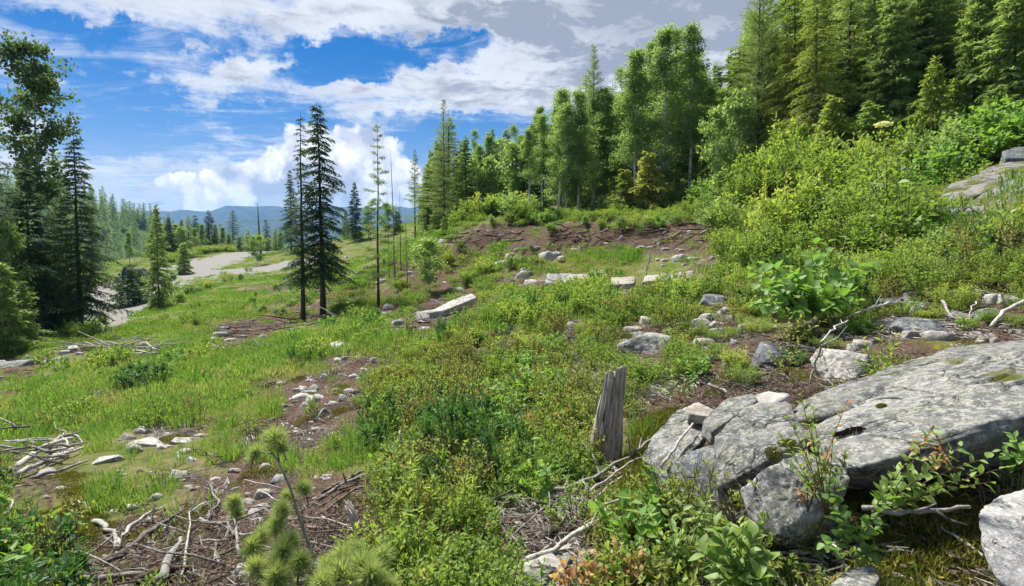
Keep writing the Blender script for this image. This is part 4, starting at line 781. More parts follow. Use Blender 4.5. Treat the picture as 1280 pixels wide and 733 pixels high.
# ------------------------------------------------------------------ the big fractured boulders at the lower right
def big(label, mat, pts, seed, sub=6, soft=34, rough=.028, fine=.010):
    P = [at(p[0], p[1], p[2], p[3] if len(p) > 3 else 0) for p in pts]; o = hull_rock('boulder', mat, P, seed, sub, soft, rough, fine); tag(o, label, 'boulder'); return o
big('huge lichen-covered slab leaning out of the slope at the right', 'rock', [(1000,535,2.6),(1060,507,2.78),(1120,476,2.98),(1190,450,3.12),(1285,438,3.3),(1500,414,3.4),(1030,560,2.2),(1060,592,1.98),(1110,578,1.97),(1170,556,2.0),(1230,532,2.06),(1290,512,2.1),(1500,450,2.15),(1110,600,2.2,-.02),(1200,570,2.45,-.02),(1290,545,2.5,-.02),(1500,500,2.5,-.1),(1010,560,2.6,-.3),(1200,480,3.2,-.35),(1500,440,3.4,-.4)], 11, 7, 26, .022, .009)
big('upper ledge of pale grey rock along the crack behind the huge slab', 'rock', [(985,510,2.9),(1013,495,3.0),(1060,477,3.2),(1091,467,3.3),(1130,453,3.42),(1180,438,3.55),(1290,424,3.7),(1500,402,3.8),(990,530,2.62),(1050,505,2.80),(1115,474,3.0),(1172,451,3.15),(1290,436,3.4),(1500,412,3.5),(1100,470,3.3,-.35),(1400,430,3.5,-.35)], 12, 6, 40, .024, .010)
big('square-faced boulder block left of the huge slab', 'rock', [(893,548,2.42),(935,506,2.72),(985,500,2.72),(1012,545,2.2),(975,566,2.12),(925,596,2.16),(898,610,2.22),(990,600,2.15,-.12),(905,620,2.25,-.2),(990,540,2.6,-.4),(900,560,2.5,-.3)], 13, 6, 80)
big('angular boulder with jutting lower corner in front of the square block', 'rock', [(923,612,2.0),(960,585,2.02),(1000,568,2.1),(1050,572,2.1),(1062,600,1.98),(1030,645,1.92),(968,674,1.86),(935,648,1.92),(1000,660,2.0,-.1),(1050,620,2.1,-.15),(960,600,2.25,-.3)], 14, 6, 90)
big('shaded rock face coloured dark blue-grey under the left end of the boulders', 'rock_blue', [(820,590,2.55),(862,566,2.6),(893,556,2.5),(898,600,2.3),(905,648,2.2),(868,655,2.25),(830,628,2.4),(880,640,2.4,-.2),(850,600,2.8,-.3)], 15, 6, 80)  # shade of this front face is put into a darker, bluer stone colour
big('grey leaning rock slab forming the left tip of the boulders', 'rock', [(801,572,2.75),(818,545,2.88),(850,510,3.12),(872,505,3.15),(890,522,2.98),(878,548,2.75),(858,570,2.62),(826,588,2.6),(830,600,2.65,-.1),(860,560,3.1,-.35)], 16, 6, 80)
slab('stone', 'rock_tan', [(856,510,2.95),(872,502,3.05),(893,512,2.98),(886,521,2.85),(862,517,2.88)], .05, 'small flat pale stone lying on the left boulder tip', 17, 40, 4)
slab('stone', 'rock', [(878,528,2.72),(905,500,2.9),(942,490,2.9),(948,500,2.78),(915,522,2.6),(890,538,2.55)], .08, 'oblong pale stone resting on the square-faced block', 18, 40, 5)
slab('stone', 'rock_white', [(915,505,2.8),(960,488,2.95),(990,492,2.85),(960,510,2.68)], .06, 'white rock chip wedged on top of the square-faced block', 19, 40, 4)
big('white block of granite cut off by the lower right corner', 'rock_pale', [(1222,640,1.62),(1248,618,1.72),(1290,606,1.75),(1400,600,1.75),(1228,690,1.45),(1250,728,1.38),(1300,760,1.33),(1400,760,1.33),(1300,700,1.6,-.3)], 20, 6, 44, .03)
slab('stone', 'rock', [(1040,730,1.50),(1058,712,1.58),(1092,706,1.60),(1100,722,1.52),(1085,745,1.42),(1045,750,1.40)], .1, 'angular grey rock poking from moss at the bottom border', 21, 50, 5)
slab('stone', 'rock_white', [(615,735,2.12),(650,705,2.2),(690,690,2.28),(705,705,2.2),(680,730,2.1),(640,745,2.05)], .07, 'flat pale rock at the bottom border under crossing sticks', 22, 50, 5)
slab('stone', 'rock_white', [(690,690,2.3),(712,678,2.38),(722,686,2.33),(708,705,2.22)], .07, 'small pale rock above the flat bottom rock', 23, 50, 4)
slab('stone', 'rock', [(716,700,2.22),(735,688,2.3),(738,700,2.2),(722,712,2.15)], .06, 'grey chip of rock beside the flat bottom rock', 24, 50, 4)
# dark round lichens on the huge slab
def disc_moss(px, py, r, label, mat, seed):
    P = None; d = ray(px, py); dg = bpy.context.evaluated_depsgraph_get(); dg.update(); ok, loc, nor, *_ = scene.ray_cast(dg, Vector((0, 0, EYE)), Vector(d).normalized())
    g = rgen(seed); n = 900; a = g.uniform(0, 6.28, n); rr = r*np.sqrt(g.random(n))*(1+.18*np.sin(a*3+seed)); Pt = np.stack([np.cos(a)*rr, np.sin(a)*rr*.9, .010*(1-(rr/r/1.2)**2)], 1); mb = MB(); leaves(mb, Pt, g.normal(0, .8, (n, 3))+[0, 0, 1], g.normal(0, 1, (n, 3)), .007*g.uniform(.6, 1.5, n), .004, g.random(n), .2)
    o = obj('lichen_patch', mb.mesh('lichen_patch', M[mat])); o.location = loc; o.rotation_euler = nor.to_track_quat('Z', 'Y').to_euler(); tag(o, label, 'lichen')
M['dark_lichen'] = leaf_mat('dark_lichen', (.012, .008, .006), (.05, .032, .024), None, .05, .02, 30)
disc_moss(1068, 540, .045, 'dark brown double lichen cushion on the huge slab', 'dark_lichen', 1)
disc_moss(1052, 545, .036, 'smaller lobe of dark lichen next to the double cushion', 'dark_lichen', 2)
disc_moss(1102, 509, .022, 'small oval olive moss spot on the huge slab', 'moss', 3)
disc_moss(985, 556, .035, 'yellow moss tuft in the joint between block and angular boulder', 'moss', 4)
disc_moss(968, 568, .035, 'lower yellow moss tuft in the joint between the boulders', 'moss', 5)
# outcrop at the far right
big('upper pale bedrock slab of the outcrop at the forest foot', 'outcrop', [(1172,243,10.3),(1200,224,10.8),(1245,208,11.3),(1290,200,11.6),(1420,190,12),(1180,258,9.7),(1235,240,9.4),(1290,222,9.3),(1420,214,9.2),(1260,250,10,-.8),(1420,250,10,-.9)], 31, 6, 40, .03, .01)
big('long tilted bedrock ridge crossing the outcrop', 'outcrop', [(1196,262,9.2),(1240,236,9.3),(1290,212,9.4),(1420,180,9.5),(1215,268,8.7),(1290,232,8.8),(1420,200,8.8),(1205,282,8.8,-.3),(1420,250,8.9,-.6)], 32, 6, 50, .03, .01)
big('lower pale bedrock face of the outcrop above the bright bush', 'outcrop', [(1210,268,8.5),(1250,250,8.6),(1290,236,8.6),(1420,222,8.7),(1215,285,8.2),(1260,278,8.0),(1300,272,7.9),(1420,265,7.9),(1260,290,8.6,-.6),(1420,290,8.6,-.6)], 33, 6, 44, .03, .01)
big('dark shaded rock nose at the left end of the outcrop', 'rock_blue', [(1168,262,9.6),(1190,252,9.7),(1205,262,9.2),(1196,285,8.8),(1172,285,9.0),(1165,300,9.0,-.2),(1200,300,9.0,-.3)], 34, 5, 44, .04, .014)  # shaded end of the outcrop, its shade painted with a darker stone material
slab('stone', 'rock_blue', [(1252,194,13.2),(1268,188,13.4),(1290,188,13.4),(1290,203,12.8),(1256,203,12.8)], .3, 'dark boulder behind the outcrop below the firs', 35, 30, 5)

# ------------------------------------------------------------------ dead wood
def branch(pts, r0, r1, mat='dead', label=None, desc='bleached branch', twigs=0, n=6, lift=1.0, name='dead_branch', group=None, wig=.012, seedv=None, cat='branch'):
    """lies on the ground through photographed places; a third value is its height above the ground, a fourth a real distance"""
    P = []
    for p in pts:
        q = at(p[0], p[1], p[3]) if len(p) > 3 else hit(p[0], p[1])
        if len(p) == 3 and p[2] > .28: q = at(p[0], p[1], P[0][1]-1e-3)
        elif len(p) == 3: q = q.copy(); sc_ = (q[2]+p[2]-EYE)/(q[2]-EYE); q = np.array([q[0]*sc_, q[1]*sc_, EYE+(q[2]-EYE)*sc_])
        P.append(q+[0, 0, 0 if len(p) > 3 else r0*lift])
    for p in pts: HOLES.append((p[0], p[1]+4, 11, 12))
    P = np.array(P); k = max(6, len(P)*3); t = np.linspace(0, 1, k); tt = np.linspace(0, 1, len(P)); g = rgen(seedv or int(abs(pts[0][0]*31+pts[0][1]*7)) % 9999)
    C = np.stack([np.interp(t, tt, P[:, j]) for j in range(3)], 1); L = np.linalg.norm(P[-1]-P[0]); C[1:-1] += g.normal(0, wig*L, (k-2, 3))*[1, 1, .5]
    c0 = C[0].copy(); C = C-c0; mb = MB(); rad = (r0+(r1-r0)*t)*g.uniform(.85, 1.15, k); tube(C, rad, n+2 if r0 > .012 else n, .5, mb)
    for w in range(twigs):
        q = g.uniform(.15, .95); b = np.array([np.interp(q, t, C[:, j]) for j in range(3)]); d = nrm(nrm(C[-1]-C[0])*.6+g.normal(0, .7, 3)*[1, 1, .6]+[0, 0, .15]); l = L*g.uniform(.08, .28); tube([b, b+d*l*.5+g.normal(0, l*.06, 3), b+d*l], [r1*.9+r0*.15, r1*.6+r0*.08, r1*.3], 4, .5, mb, 0, False)
    o = obj(name, mb.mesh(name, M[mat], True), None, c0); px, py = pts[len(pts)//2][:2]; tag(o, label or rel_label(desc, px, py), cat, group); return o
br = branch
br([(1013,482,.02),(1018,458,.12),(1026,432,.25),(1036,414,.30),(1060,402,.2)], .009, .006, label='bent bleached branch standing between white rock and boulder', twigs=2)
br([(1058,400,.1),(1090,386,.12),(1112,381,.1),(1132,379,.04)], .012, .008, label='smooth grey branch lying over the cracked rock', twigs=1)
br([(1178,378,.05),(1190,398,.04),(1203,405,.02)], .014, .009, label='short pale root stub between two rocks on the right')
br([(1220,378,.04),(1212,392,.03),(1198,410,.02)], .006, .003, desc='thin pale twig')
br([(1280,380,.05),(1255,392,.06),(1238,412,.04)], .019, .013, 'dead', label='thick whitish branch on moss above the huge slab')
br([(886,482,.03),(905,489,.06),(916,502,.03)], .010, .007, desc='bent white stick')
br([(826,583,0,2.55),(843,562,0,2.62),(866,530,0,2.8)], .009, .006, label='white stick leaning in the hollow of the left boulder tip')
br([(834,588,0,2.5),(852,566,0,2.58),(874,541,0,2.68)], .009, .005, label='second white stick beside the first in the boulder hollow')
br([(650,616,.03),(700,617,.05),(742,600,.06),(792,572,.06),(815,551,.05)], .012, .008, label='long grey pole crossing below the stump', twigs=3)
br([(728,622,.02),(762,600,.06),(790,578,.08),(822,560,.08)], .008, .005, label='thin pale pole beside the long grey pole')
br([(740,625,.02),(765,606,.05),(800,584,.06)], .006, .004, label='short thin pole lowest of the crossing poles')
br([(575,705,.03),(620,713,.05),(660,706,.06),(690,682,.04)], .010, .007, desc='curved grey branch', twigs=2)
br([(618,732,.05),(672,700,.07),(722,672,.07),(770,632,.05)], .016, .010, label='grey branch rising from the bottom border over the flat rock', twigs=4)
br([(478,604,.03),(520,609,.10),(546,622,.10),(600,629,.08),(642,629,.05)], .010, .005, label='pale crooked branch in front of the dark herbs', twigs=4)
br([(634,672,.02),(655,681,.06),(702,680,.03)], .007, .004, desc='thin grey branch', twigs=2)
br([(640,672,.05),(668,645,.10),(690,630,.06)], .005, .003, desc='thin dark twig')
br([(686,616,.15),(687,675,.02)], .003, .002, 'deadgrey', desc='thin upright dead stem')
br([(805,354,.02),(812,322,.55),(818,300,.9)], .02, .008, label='white dead stem sticking up behind the square-ended slab', twigs=6)
br([(200,735,.02),(214,700,.08),(226,678,.10)], .028, .010, 'dead', label='white weathered plank pointing up from the bottom border')
br([(100,715,.03),(150,700,.05),(185,672,.05),(216,650,.05)], .026, .014, 'deadgrey', label='long grey log lying under the white branching root', twigs=3)
br([(118,655,.05),(140,668,.06),(150,700,.03)], .020, .009, label='thick fork of the white branching root')
br([(145,690,.05),(158,664,.09),(185,645,.10),(206,636,.08)], .015, .007, label='arched arm of the white branching root', twigs=2)
br([(95,700,.03),(120,690,.05),(145,668,.06)], .010, .005, desc='grey root', twigs=2)
br([(0,647,.03),(10,643,.07),(17,630,.08),(6,622,.04)], .011, .008, label='hooked pale root at the left border')
br([(0,660,.02),(30,646,.04),(60,650,.03)], .010, .006, 'deadgrey', desc='grey stick', twigs=2)
br([(30,652,.03),(44,664,.03)], .006, .004, desc='short pale stick')
br([(88,625,.02),(106,630,.04),(110,642,.02)], .007, .004, desc='short curved twig')
br([(225,735,.02),(232,690,.10),(238,640,.12),(258,628,.1)], .007, .004, desc='slender upright pale stick', twigs=3)
br([(250,650,.04),(280,660,.08),(310,672,.06),(340,668,.04)], .010, .006, desc='wavy pale branch', twigs=3)
br([(258,655,.04),(272,628,.10),(262,605,.08)], .009, .005, desc='bent whitish twig', twigs=2)
br([(262,700,.04),(300,684,.08),(330,660,.05)], .007, .005, 'deadgrey', desc='long thin grey twig', twigs=3)
br([(300,700,.04),(297,668,.10),(292,640,.10)], .010, .006, desc='pale broken stick')
br([(170,732,.03),(200,718,.04),(240,715,.03)], .024, .016, 'deadbrown', desc='rotting brown log')
br([(60,735,.02),(120,728,.03),(180,722,.03)], .020, .012, 'deadgrey', desc='grey log')
br([(398,628,.03),(430,606,.05),(472,590,.05)], .014, .010, 'deadgrey', label='grey pole right of the pine sapling', twigs=3)
br([(402,618,.03),(440,598,.05),(478,578,.05)], .012, .008, 'deadgrey', label='second grey pole uphill of the first right of the sapling', twigs=2)
br([(410,640,.03),(440,615,.05),(468,606,.04)], .010, .007, 'deadbrown', desc='brown pole', twigs=3)
br([(260,470,.02),(275,476,.03),(290,470,.02)], .012, .008, 'deadgrey', desc='dark stick')
br([(325,485,.02),(345,476,.05),(360,470,.03)], .016, .01, 'deadgrey', desc='grey branch', twigs=2)
br([(300,540,.02),(320,531,.05),(345,524,.04)], .012, .007, 'deadgrey', desc='grey branch')
br([(238,560,.03),(262,572,.06),(285,580,.04)], .012, .006, 'deadbrown', desc='dark brown branch', twigs=2)
br([(160,548,.01),(156,540,.02)], .004, .003, desc='tiny stick')
br([(1078,635,0,1.72),(1120,642,0,1.7),(1165,638,0,1.72),(1212,634,0,1.78)], .009, .006, label='smooth grey twig lying below the huge slab', twigs=2)
br([(1158,648,.02),(1180,664,.03),(1212,684,.03),(1242,708,.02)], .005, .004, label='thin tan twig across the mossy bank')
br([(965,690,.02),(1005,694,.05),(1045,688,.03)], .006, .004, desc='pale twig', twigs=2)
br([(880,657,.03),(905,652,.07),(930,645,.06)], .014, .011, label='stout pale stick end below the dark rock face')
br([(498,394,.05),(520,398,.08),(533,405,.05)], .018, .012, label='white stick lying against the grey boulder')
br([(600,440,.1),(598,475,.02)], .004, .003, 'deadgrey', desc='thin dead stem')
br([(500,540,.25),(502,566,.02)], .010, .006, label='upright pale stick in the dark herbs')
br([(890,620,.05),(905,570,.02)], .004, .002, 'deadgrey', desc='dead stem')
br([(20,590,.03),(38,572,.12),(62,560,.16),(90,552,.1)], .035, .02, label='thick weathered root arching over the bleached tangle')
br([(22,598,.03),(48,584,.08),(80,572,.08),(104,562,.04)], .028, .014, label='second pale root below the arching one in the tangle', twigs=2)
br([(60,566,.1),(74,548,.22),(96,546,.16),(104,556,.05)], .022, .010, label='looping pale root on top of the bleached tangle', twigs=3)
br([(40,600,.02),(70,592,.04),(110,578,.03)], .02, .01, label='straight pale root along the lower side of the tangle', twigs=2)
br([(78,575,.03),(84,556,.18),(80,543,.25)], .016, .006, label='root stub sticking up from the bleached tangle', twigs=2)
# twiggy dead bush before the left rocks
g_ = rgen(77); mb = MB()
for k in range(26):
    b = np.array([g_.normal(0, .01), g_.normal(0, .01), 0]); d = nrm(g_.normal(0, .6, 3)*[1, .6, .5]+[-.5, 0, .8]); l = g_.uniform(.08, .26); m_ = b+d*l*.5+g_.normal(0, .02, 3); tube([b, m_, b+d*l+g_.normal(0, .03, 3)], [.0035, .0022, .001], 4, .5, mb, 0, False)
tag(obj('dead_bush', mb.mesh('dead_bush', M['deadgrey'], True), None, at(918, 655, 2.02)), 'leafless twiggy bush in front of the dark rock face', 'dead bush')
# slash heaps and roots: single sticks
def heap(n, x0, x1, y0, y1, lo, hi, r, mats, label, group, seed, up=.1):
    nm = 'root' if 'root' in label else ('twig' if 'twig' in label else 'stick')
    g = rgen(seed)
    for k in range(n):
        px = g.uniform(x0, x1); py = y0+(y1-y0)*g.random(); q = hit(px, py); a = g.uniform(-.9, .9)+(math.pi if g.random() < .5 else 0); l = g.uniform(lo, hi); d = np.array([math.cos(a), math.sin(a)*.7, g.uniform(-.12, .3)])
        if seed == 7: d = np.array([math.cos(a)*.8, -.25, g.uniform(-.75, .1)]); l *= .6; q = q+[0, 0, .15]
        h0 = g.uniform(.2, 1)*up
        mb = MB(); c = np.array([[0, 0, h0], d*l*.35+[0, 0, h0]+g.normal(0, l*.025, 3), d*l*.7+[0, 0, h0]+g.normal(0, l*.03, 3), d*l+[0, 0, h0]]); c[:, 2] = np.maximum(c[:, 2], .01); rr = r*g.uniform(.5, 1.4); tube(c, [rr, rr*.85, rr*.65, rr*.3], 6, .5, mb)
        if g.random() < .5: tube([c[1], c[1]+nrm(g.normal(0, 1, 3)+[0, 0, .4])*l*.3], [rr*.45, rr*.15], 4, .5, mb, 0, False)
        tag(obj(nm, mb.mesh(nm, M[mats[int(g.integers(0, len(mats)))]], True), None, q), label, 'branch', group)
heap(34, 128, 205, 432, 452, .5, 1.8, .028, ['deadgrey', 'deadgrey', 'dead'], 'grey stick in the slash heap on the green slope', 'sticks of the slash heap', 1, .35)
heap(26, 350, 432, 398, 412, .5, 1.8, .035, ['deadgrey', 'deadbrown', 'deadgrey'], 'grey stick in the debris at the foot of the slim spruces', 'sticks under the slim spruces', 2, .25)
heap(20, 268, 350, 410, 422, .4, 1.4, .03, ['deadbrown', 'deadgrey'], 'stick in the low debris bank left of the slim spruces', 'sticks left of the slim spruces', 3, .15)
heap(16, 70, 135, 430, 442, .4, 1.5, .03, ['deadbrown', 'deadgrey'], 'brown stick at the foot of the corner spruce', 'sticks under the corner spruce', 4, .1)
heap(30, 22, 98, 552, 592, .15, .55, .014, ['dead', 'deadgrey', 'dead'], 'bleached root in the tangle at the left', 'roots of the left tangle', 5, .22)
heap(18, 205, 240, 596, 606, .1, .35, .004, ['deadgrey'], 'thin grey twig in the bundle by the white stone', 'twigs by the white stone', 6, .06)
heap(60, 575, 900, 288, 308, .8, 3.2, .04, ['deadbrown', 'deadgrey', 'deadbrown'], 'root or stick hanging in the brown cut bank', 'roots of the cut bank', 7, .25)
heap(16, 690, 720, 350, 366, .3, .9, .02, ['deadgrey'], 'grey stick beside the slab row', 'sticks by the slab row', 8, .1)
heap(16, 640, 690, 348, 382, .3, .9, .018, ['deadgrey', 'deadbrown'], 'brown twig between the stones left of the slab row', 'twigs left of the slab row', 9, .12)
heap(18, 765, 800, 368, 382, .2, .7, .026, ['deadgrey', 'dead'], 'weathered wood piece under the tan block', 'wood pieces under the tan block', 10, .1)
heap(34, 120, 300, 640, 733, .12, .5, .006, ['dead', 'deadgrey', 'deadbrown'], 'dry stick on the bare soil at the lower left', 'dry sticks of the lower left', 11, .04)
heap(24, 300, 480, 590, 700, .12, .45, .006, ['dead', 'deadgrey', 'deadbrown'], 'dry stick on the bare soil around the sapling', 'dry sticks around the sapling', 12, .04)
heap(22, 880, 1120, 400, 470, .15, .6, .008, ['deadgrey', 'deadbrown'], 'dry stick among the rocks behind the huge slab', 'dry sticks behind the huge slab', 13, .04)
heap(22, 1110, 1280, 340, 420, .2, .7, .010, ['deadgrey', 'deadbrown', 'dead'], 'dry stick on the soil uphill of the huge slab', 'dry sticks uphill of the huge slab', 14, .03)
heap(14, 430, 560, 375, 420, .3, .9, .02, ['deadgrey', 'deadbrown'], 'dry stick on the slope right of the lone pine', 'dry sticks near the lone pine', 15, .05)
heap(12, 400, 470, 345, 365, .4, 1.4, .04, ['deadbrown'], 'dark stick of the brush pile behind the slim spruces', 'sticks of the dark brush pile', 16, .2)
heap(16, 640, 740, 600, 700, .1, .35, .004, ['deadgrey', 'deadbrown'], 'thin twig in the hollow below the stump', 'twigs below the stump', 17, .03)
heap(16, 960, 1110, 660, 720, .06, .22, .0022, ['deadgrey'], 'fine grey twig under the angular boulder', 'fine twigs under the boulder', 18, .04)

# ------------------------------------------------------------------ stump and snag
def stump():
    p = at(757, 572, Yh(757, 578)); Y = p[1]; hh = 116*Y/FPX; n, m = 96, 60; th = np.linspace(0, 2*math.pi, n, endpoint=False); V = np.zeros((m, n, 3))
    ridg = fbm(np.stack([np.cos(th)*3.2, np.sin(th)*3.2, th*0], 1), 4); fine = fbm(np.stack([np.cos(th)*11, np.sin(th)*11, th*0+4], 1), 3); slot = np.exp(-((th-4.45)/.10)**2)
    top = 1+.06*np.cos((th-5.3)*1)+.03*ridg+.035*fine-.14*slot
    for k in range(m):
        q = k/(m-1); r = 12.5*Y/FPX*(1+.75*(1-q)**1.6); nz = fbm(np.stack([np.cos(th)*6, np.sin(th)*6, np.full(n, q*2.2)], 1), 3)
        rr = r*(1+.34*ridg+.2*fine+.2*nz-.22*slot*(q > .3)); V[k, :, 0] = np.cos(th)*rr+(q*q*.04+q*.05)*hh; V[k, :, 1] = np.sin(th)*rr*.85; V[k, :, 2] = q*hh*(1+(top-1)*q**3)-.06*(1-q)
    v = V.reshape(-1, 3); i = np.arange(m-1)[:, None]*n; j = np.arange(n)[None]; j2 = (j+1) % n; f4 = np.stack([i+j, i+j2, i+n+j2, i+n+j], -1).reshape(-1, 4)
    in_ = V[-1].copy(); c = in_.mean(0); in1 = c+(in_-c)*.72-[0, 0, .012]; in2 = c+(in_-c)*.4-[0, 0, .035]; nv = len(v); v = np.concatenate([v, in1, in2, [c-[0, 0, .05]]]); q = np.arange(n); q2 = (q+1) % n
    f4 = np.concatenate([f4, np.stack([(m-1)*n+q, (m-1)*n+q2, nv+q2, nv+q], 1), np.stack([nv+q, nv+q2, nv+n+q2, nv+n+q], 1)]); mb = MB(); mb.add(v, np.stack([nv+n+q, nv+n+q2, np.full(n, nv+2*n)], 1), f4)
    e = obj('stump', None, None, p); tag(e, 'weathered broken tree stump with furrowed grey-brown wood among low shrubs', 'stump'); obj('trunk', mb.mesh('trunk', M['stump'], True), e)
    g = rgen(9)
    for k in range(9):
        a = g.uniform(3.4, 6.0); mb = MB(); r = 16*Y/FPX*(1.12-.03*k*.3); x, y = math.cos(a)*r, math.sin(a)*r*.88; z = g.uniform(.05, .6)*hh; l = g.uniform(.1, .3)*hh; tube([[x+.03*z, y, z], [x*.985+.05*z, y*.985, z+l*.5], [x*.96+.07*z, y*.96, z+l]], [.004, .006, .001], 4, .5, mb); obj('bark_strip', mb.mesh('bark_strip', M['stump'], True), e)
stump()
def snag():
    Y = Yh(442, 668); mb = MB(); g = rgen(3)
    for k in range(9):
        b = np.array([g.normal(0, .02)+.02, g.normal(0, .02), -.02]); h = g.uniform(.12, .27); tube([b, b+[-.025, 0, h*.5], b+[-.06+g.normal(0, .012), 0, h]], [.011, .009, .0015], 5, .5, mb)
    tag(obj('snag', mb.mesh('snag', M['dead'], True), None, at(444, 668, Y)), 'splintered white remains of a small trunk right of the sapling', 'snag')
snag()
# ------------------------------------------------------------------ pine sapling
def needle_mesh(seed, n=620):
    g = rgen(seed); d = nrm(g.normal(0, 1, (n, 3))*[1, 1, .8]+[0, 0, 1.0]); d[:, 2] = np.where(d[:, 2] < -.35, -d[:, 2], d[:, 2]); b = np.array([0, 0, 1])*g.uniform(-.55, .35, n)[:, None]*[1]; L = g.uniform(.75, 1.05, n); mb = MB(); leaves(mb, b, d, g.normal(0, 1, (n, 3)), L, .034, np.clip(g.normal(.5, .25, n), 0, 1), .25, 0, .0); return mb.mesh('needle_tuft', M['pine_near'])
NM = [needle_mesh(k) for k in (1, 2, 3)]
def sapling(base, stems, tufts, label, mat='bark'):
    b = at(*base); e = obj('pine_sapling', None, None, b); tag(e, label, 'sapling')
    for s in stems:
        P = np.array([at(*q) for q in s[0]])-b; mb = MB(); k = 12; t = np.linspace(0, 1, len(P)); tt = np.linspace(0, 1, k); C = np.stack([np.interp(tt, t, P[:, j]) for j in range(3)], 1); tube(C, np.linspace(s[1], s[2], k), 7, .5, mb); obj('stem' if s[1] > .006 else 'branch', mb.mesh('stem', M['bark_grey'], True), e)
    for px, py, Y, r, *dr in tufts:
        P = at(px, py, Y)-b; R_ = r*1.18*Y/FPX; o = obj('needle_tuft', NM[random.randrange(3)], e, P, (random.uniform(-.35, .35), random.uniform(-.35, .35), random.uniform(0, 6)), R_)
        mb = MB(); tube([[0, 0, -1.3], [0, 0, -.3], [0, 0, .35]], [.05, .05, .03], 5, .5, mb); obj('twig', mb.mesh('twig', M['twig'], True), o)
sapling((394, 700, 2.45), [([(394,702,2.45),(378,660,2.45),(363,610,2.45),(345,572,2.45),(333,558,2.45)], .0085, .003), ([(371,640,2.45),(345,635,2.42),(316,632,2.4),(295,640,2.4)], .0035, .0015), ([(380,668,2.45),(378,640,2.4),(372,625,2.4)], .0035, .0015), ([(358,600,2.45),(372,590,2.42),(380,600,2.4)], .003, .001), ([(385,680,2.4),(395,660,2.35),(402,645,2.3)], .003, .001), ([(342,568,2.45),(325,566,2.4),(318,575,2.4)], .003, .001), ([(380,672,2.42),(362,688,2.35),(352,694,2.3)], .003, .001)],
 [(345,552,2.45,19),(335,548,2.5,12),(352,560,2.42,13),(318,568,2.4,13),(292,630,2.4,15),(296,642,2.42,12),(380,612,2.4,14),(352,640,2.4,16),(360,622,2.5,12),(345,660,2.35,18),(316,688,2.3,20),(326,672,2.35,16),(352,694,2.25,24),(362,680,2.3,18),(375,705,2.2,20),(322,712,2.2,20),(345,726,2.15,24)], 'young pine sapling with grey leaning stem and round needle tufts')
sapling((445, 760, 2.1), [([(445,760,2.1),(440,725,2.1),(430,700,2.1)], .006, .003), ([(442,735,2.1),(460,712,2.1),(475,698,2.1)], .004, .002), ([(442,735,2.1),(420,716,2.1),(408,706,2.1)], .004, .002)],
 [(430,700,2.1,22),(412,712,2.08,20),(450,712,2.05,26),(428,724,2.0,28),(475,700,2.15,20),(465,722,2.0,24),(405,735,2.0,24),(445,738,1.98,28),(488,735,2.0,18),(442,688,2.2,15)], 'low bushy pine sapling at the bottom border right of the leaning one')

# ------------------------------------------------------------------ plants whose leaves can be told apart
def leaf_mesh(name, w, mat, seed, n=6, curl=.18):
    g = rgen(seed); s = np.linspace(0, 1, n); ww = w*np.sin(math.pi*s**.8)**.8*.5; ww[0] = ww[-1] = .0; z = -curl*s*s+.02*g.normal(0, 1, n); c = np.stack([np.zeros(n), s, z], 1); l = c.copy(); l[:, 0] = -ww; l[:, 2] += ww*.35; r = c.copy(); r[:, 0] = ww; r[:, 2] += ww*.35
    v = np.concatenate([l, c, r]); f = [];
    for k in range(n-1): f += [(k, k+1, n+k+1, n+k), (n+k, n+k+1, 2*n+k+1, 2*n+k)]
    mb = MB(); mb.add(v, None, f, np.tile(np.clip(g.normal(.5, .1, n), 0, 1), 3)); return mb.mesh(name, M[mat], True)
LM = {}
def leafy(base, tips, L, mat, label, w=.5, per=12, name='leafy_plant', cat='plant', sr=.0022, seed=1, spread_=.9, skip=.25, bark='twig', group=None, limit=290):
    b = at(*base) if len(base) > 2 else hit(*base); e = obj(name, None, None, b); tag(e, label, cat, group); g = rgen(seed); n = 0
    key = (mat, w)
    if key not in LM: LM[key] = [leaf_mesh('leaf', w*f, mat, 60+k) for k, f in enumerate((.9, 1.0, 1.15))]
    for tp in tips:
        T_ = at(tp[0], tp[1], tp[2])-b; m_ = T_*.5+[0, 0, np.linalg.norm(T_)*.10]+g.normal(0, .03, 3)*np.linalg.norm(T_); t = np.linspace(0, 1, 7)[:, None]; C = (1-t)**2*0+2*t*(1-t)*m_+t*t*T_; mb = MB(); tube(C, np.linspace(sr, sr*.4, 7), 5, .5, mb); obj('stem', mb.mesh('stem', M[bark], True), e)
        for k in range(per):
            if n >= limit: break
            q = skip+(1-skip)*(k+.6)/per; ctr = (2*q*(1-q)*m_+q*q*T_); dr = nrm(2*(1-2*q)*m_+2*q*T_+1e-6); a = k*2.4+g.normal(0, .4); pr = nrm(np.cross(dr, [0.3, .2, 1])); pr2 = np.cross(dr, pr); out = pr*math.cos(a)+pr2*math.sin(a)
            d = nrm(dr*.55+out*spread_+[0, 0, .15]); up = nrm(np.array([0, 0, 1.])+g.normal(0, .3, 3)); x = nrm(np.cross(d, up)); z = np.cross(x, d); s = L*g.uniform(.6, 1.15)*(1.15-.35*q)
            mt = Matrix(((x[0]*s, d[0]*s, z[0]*s, ctr[0]), (x[1]*s, d[1]*s, z[1]*s, ctr[1]), (x[2]*s, d[2]*s, z[2]*s, ctr[2]), (0, 0, 0, 1))); o = bpy.data.objects.new('leaf', LM[key][int(g.integers(0, 3))]); col.objects.link(o); o.parent = e; o.matrix_local = mt; n += 1
    return e
def tipz(lst, Y, j=.06, seed=0):
    g = rgen(seed); return [(a, b_, Y+g.normal(0, j)) for a, b_ in lst]
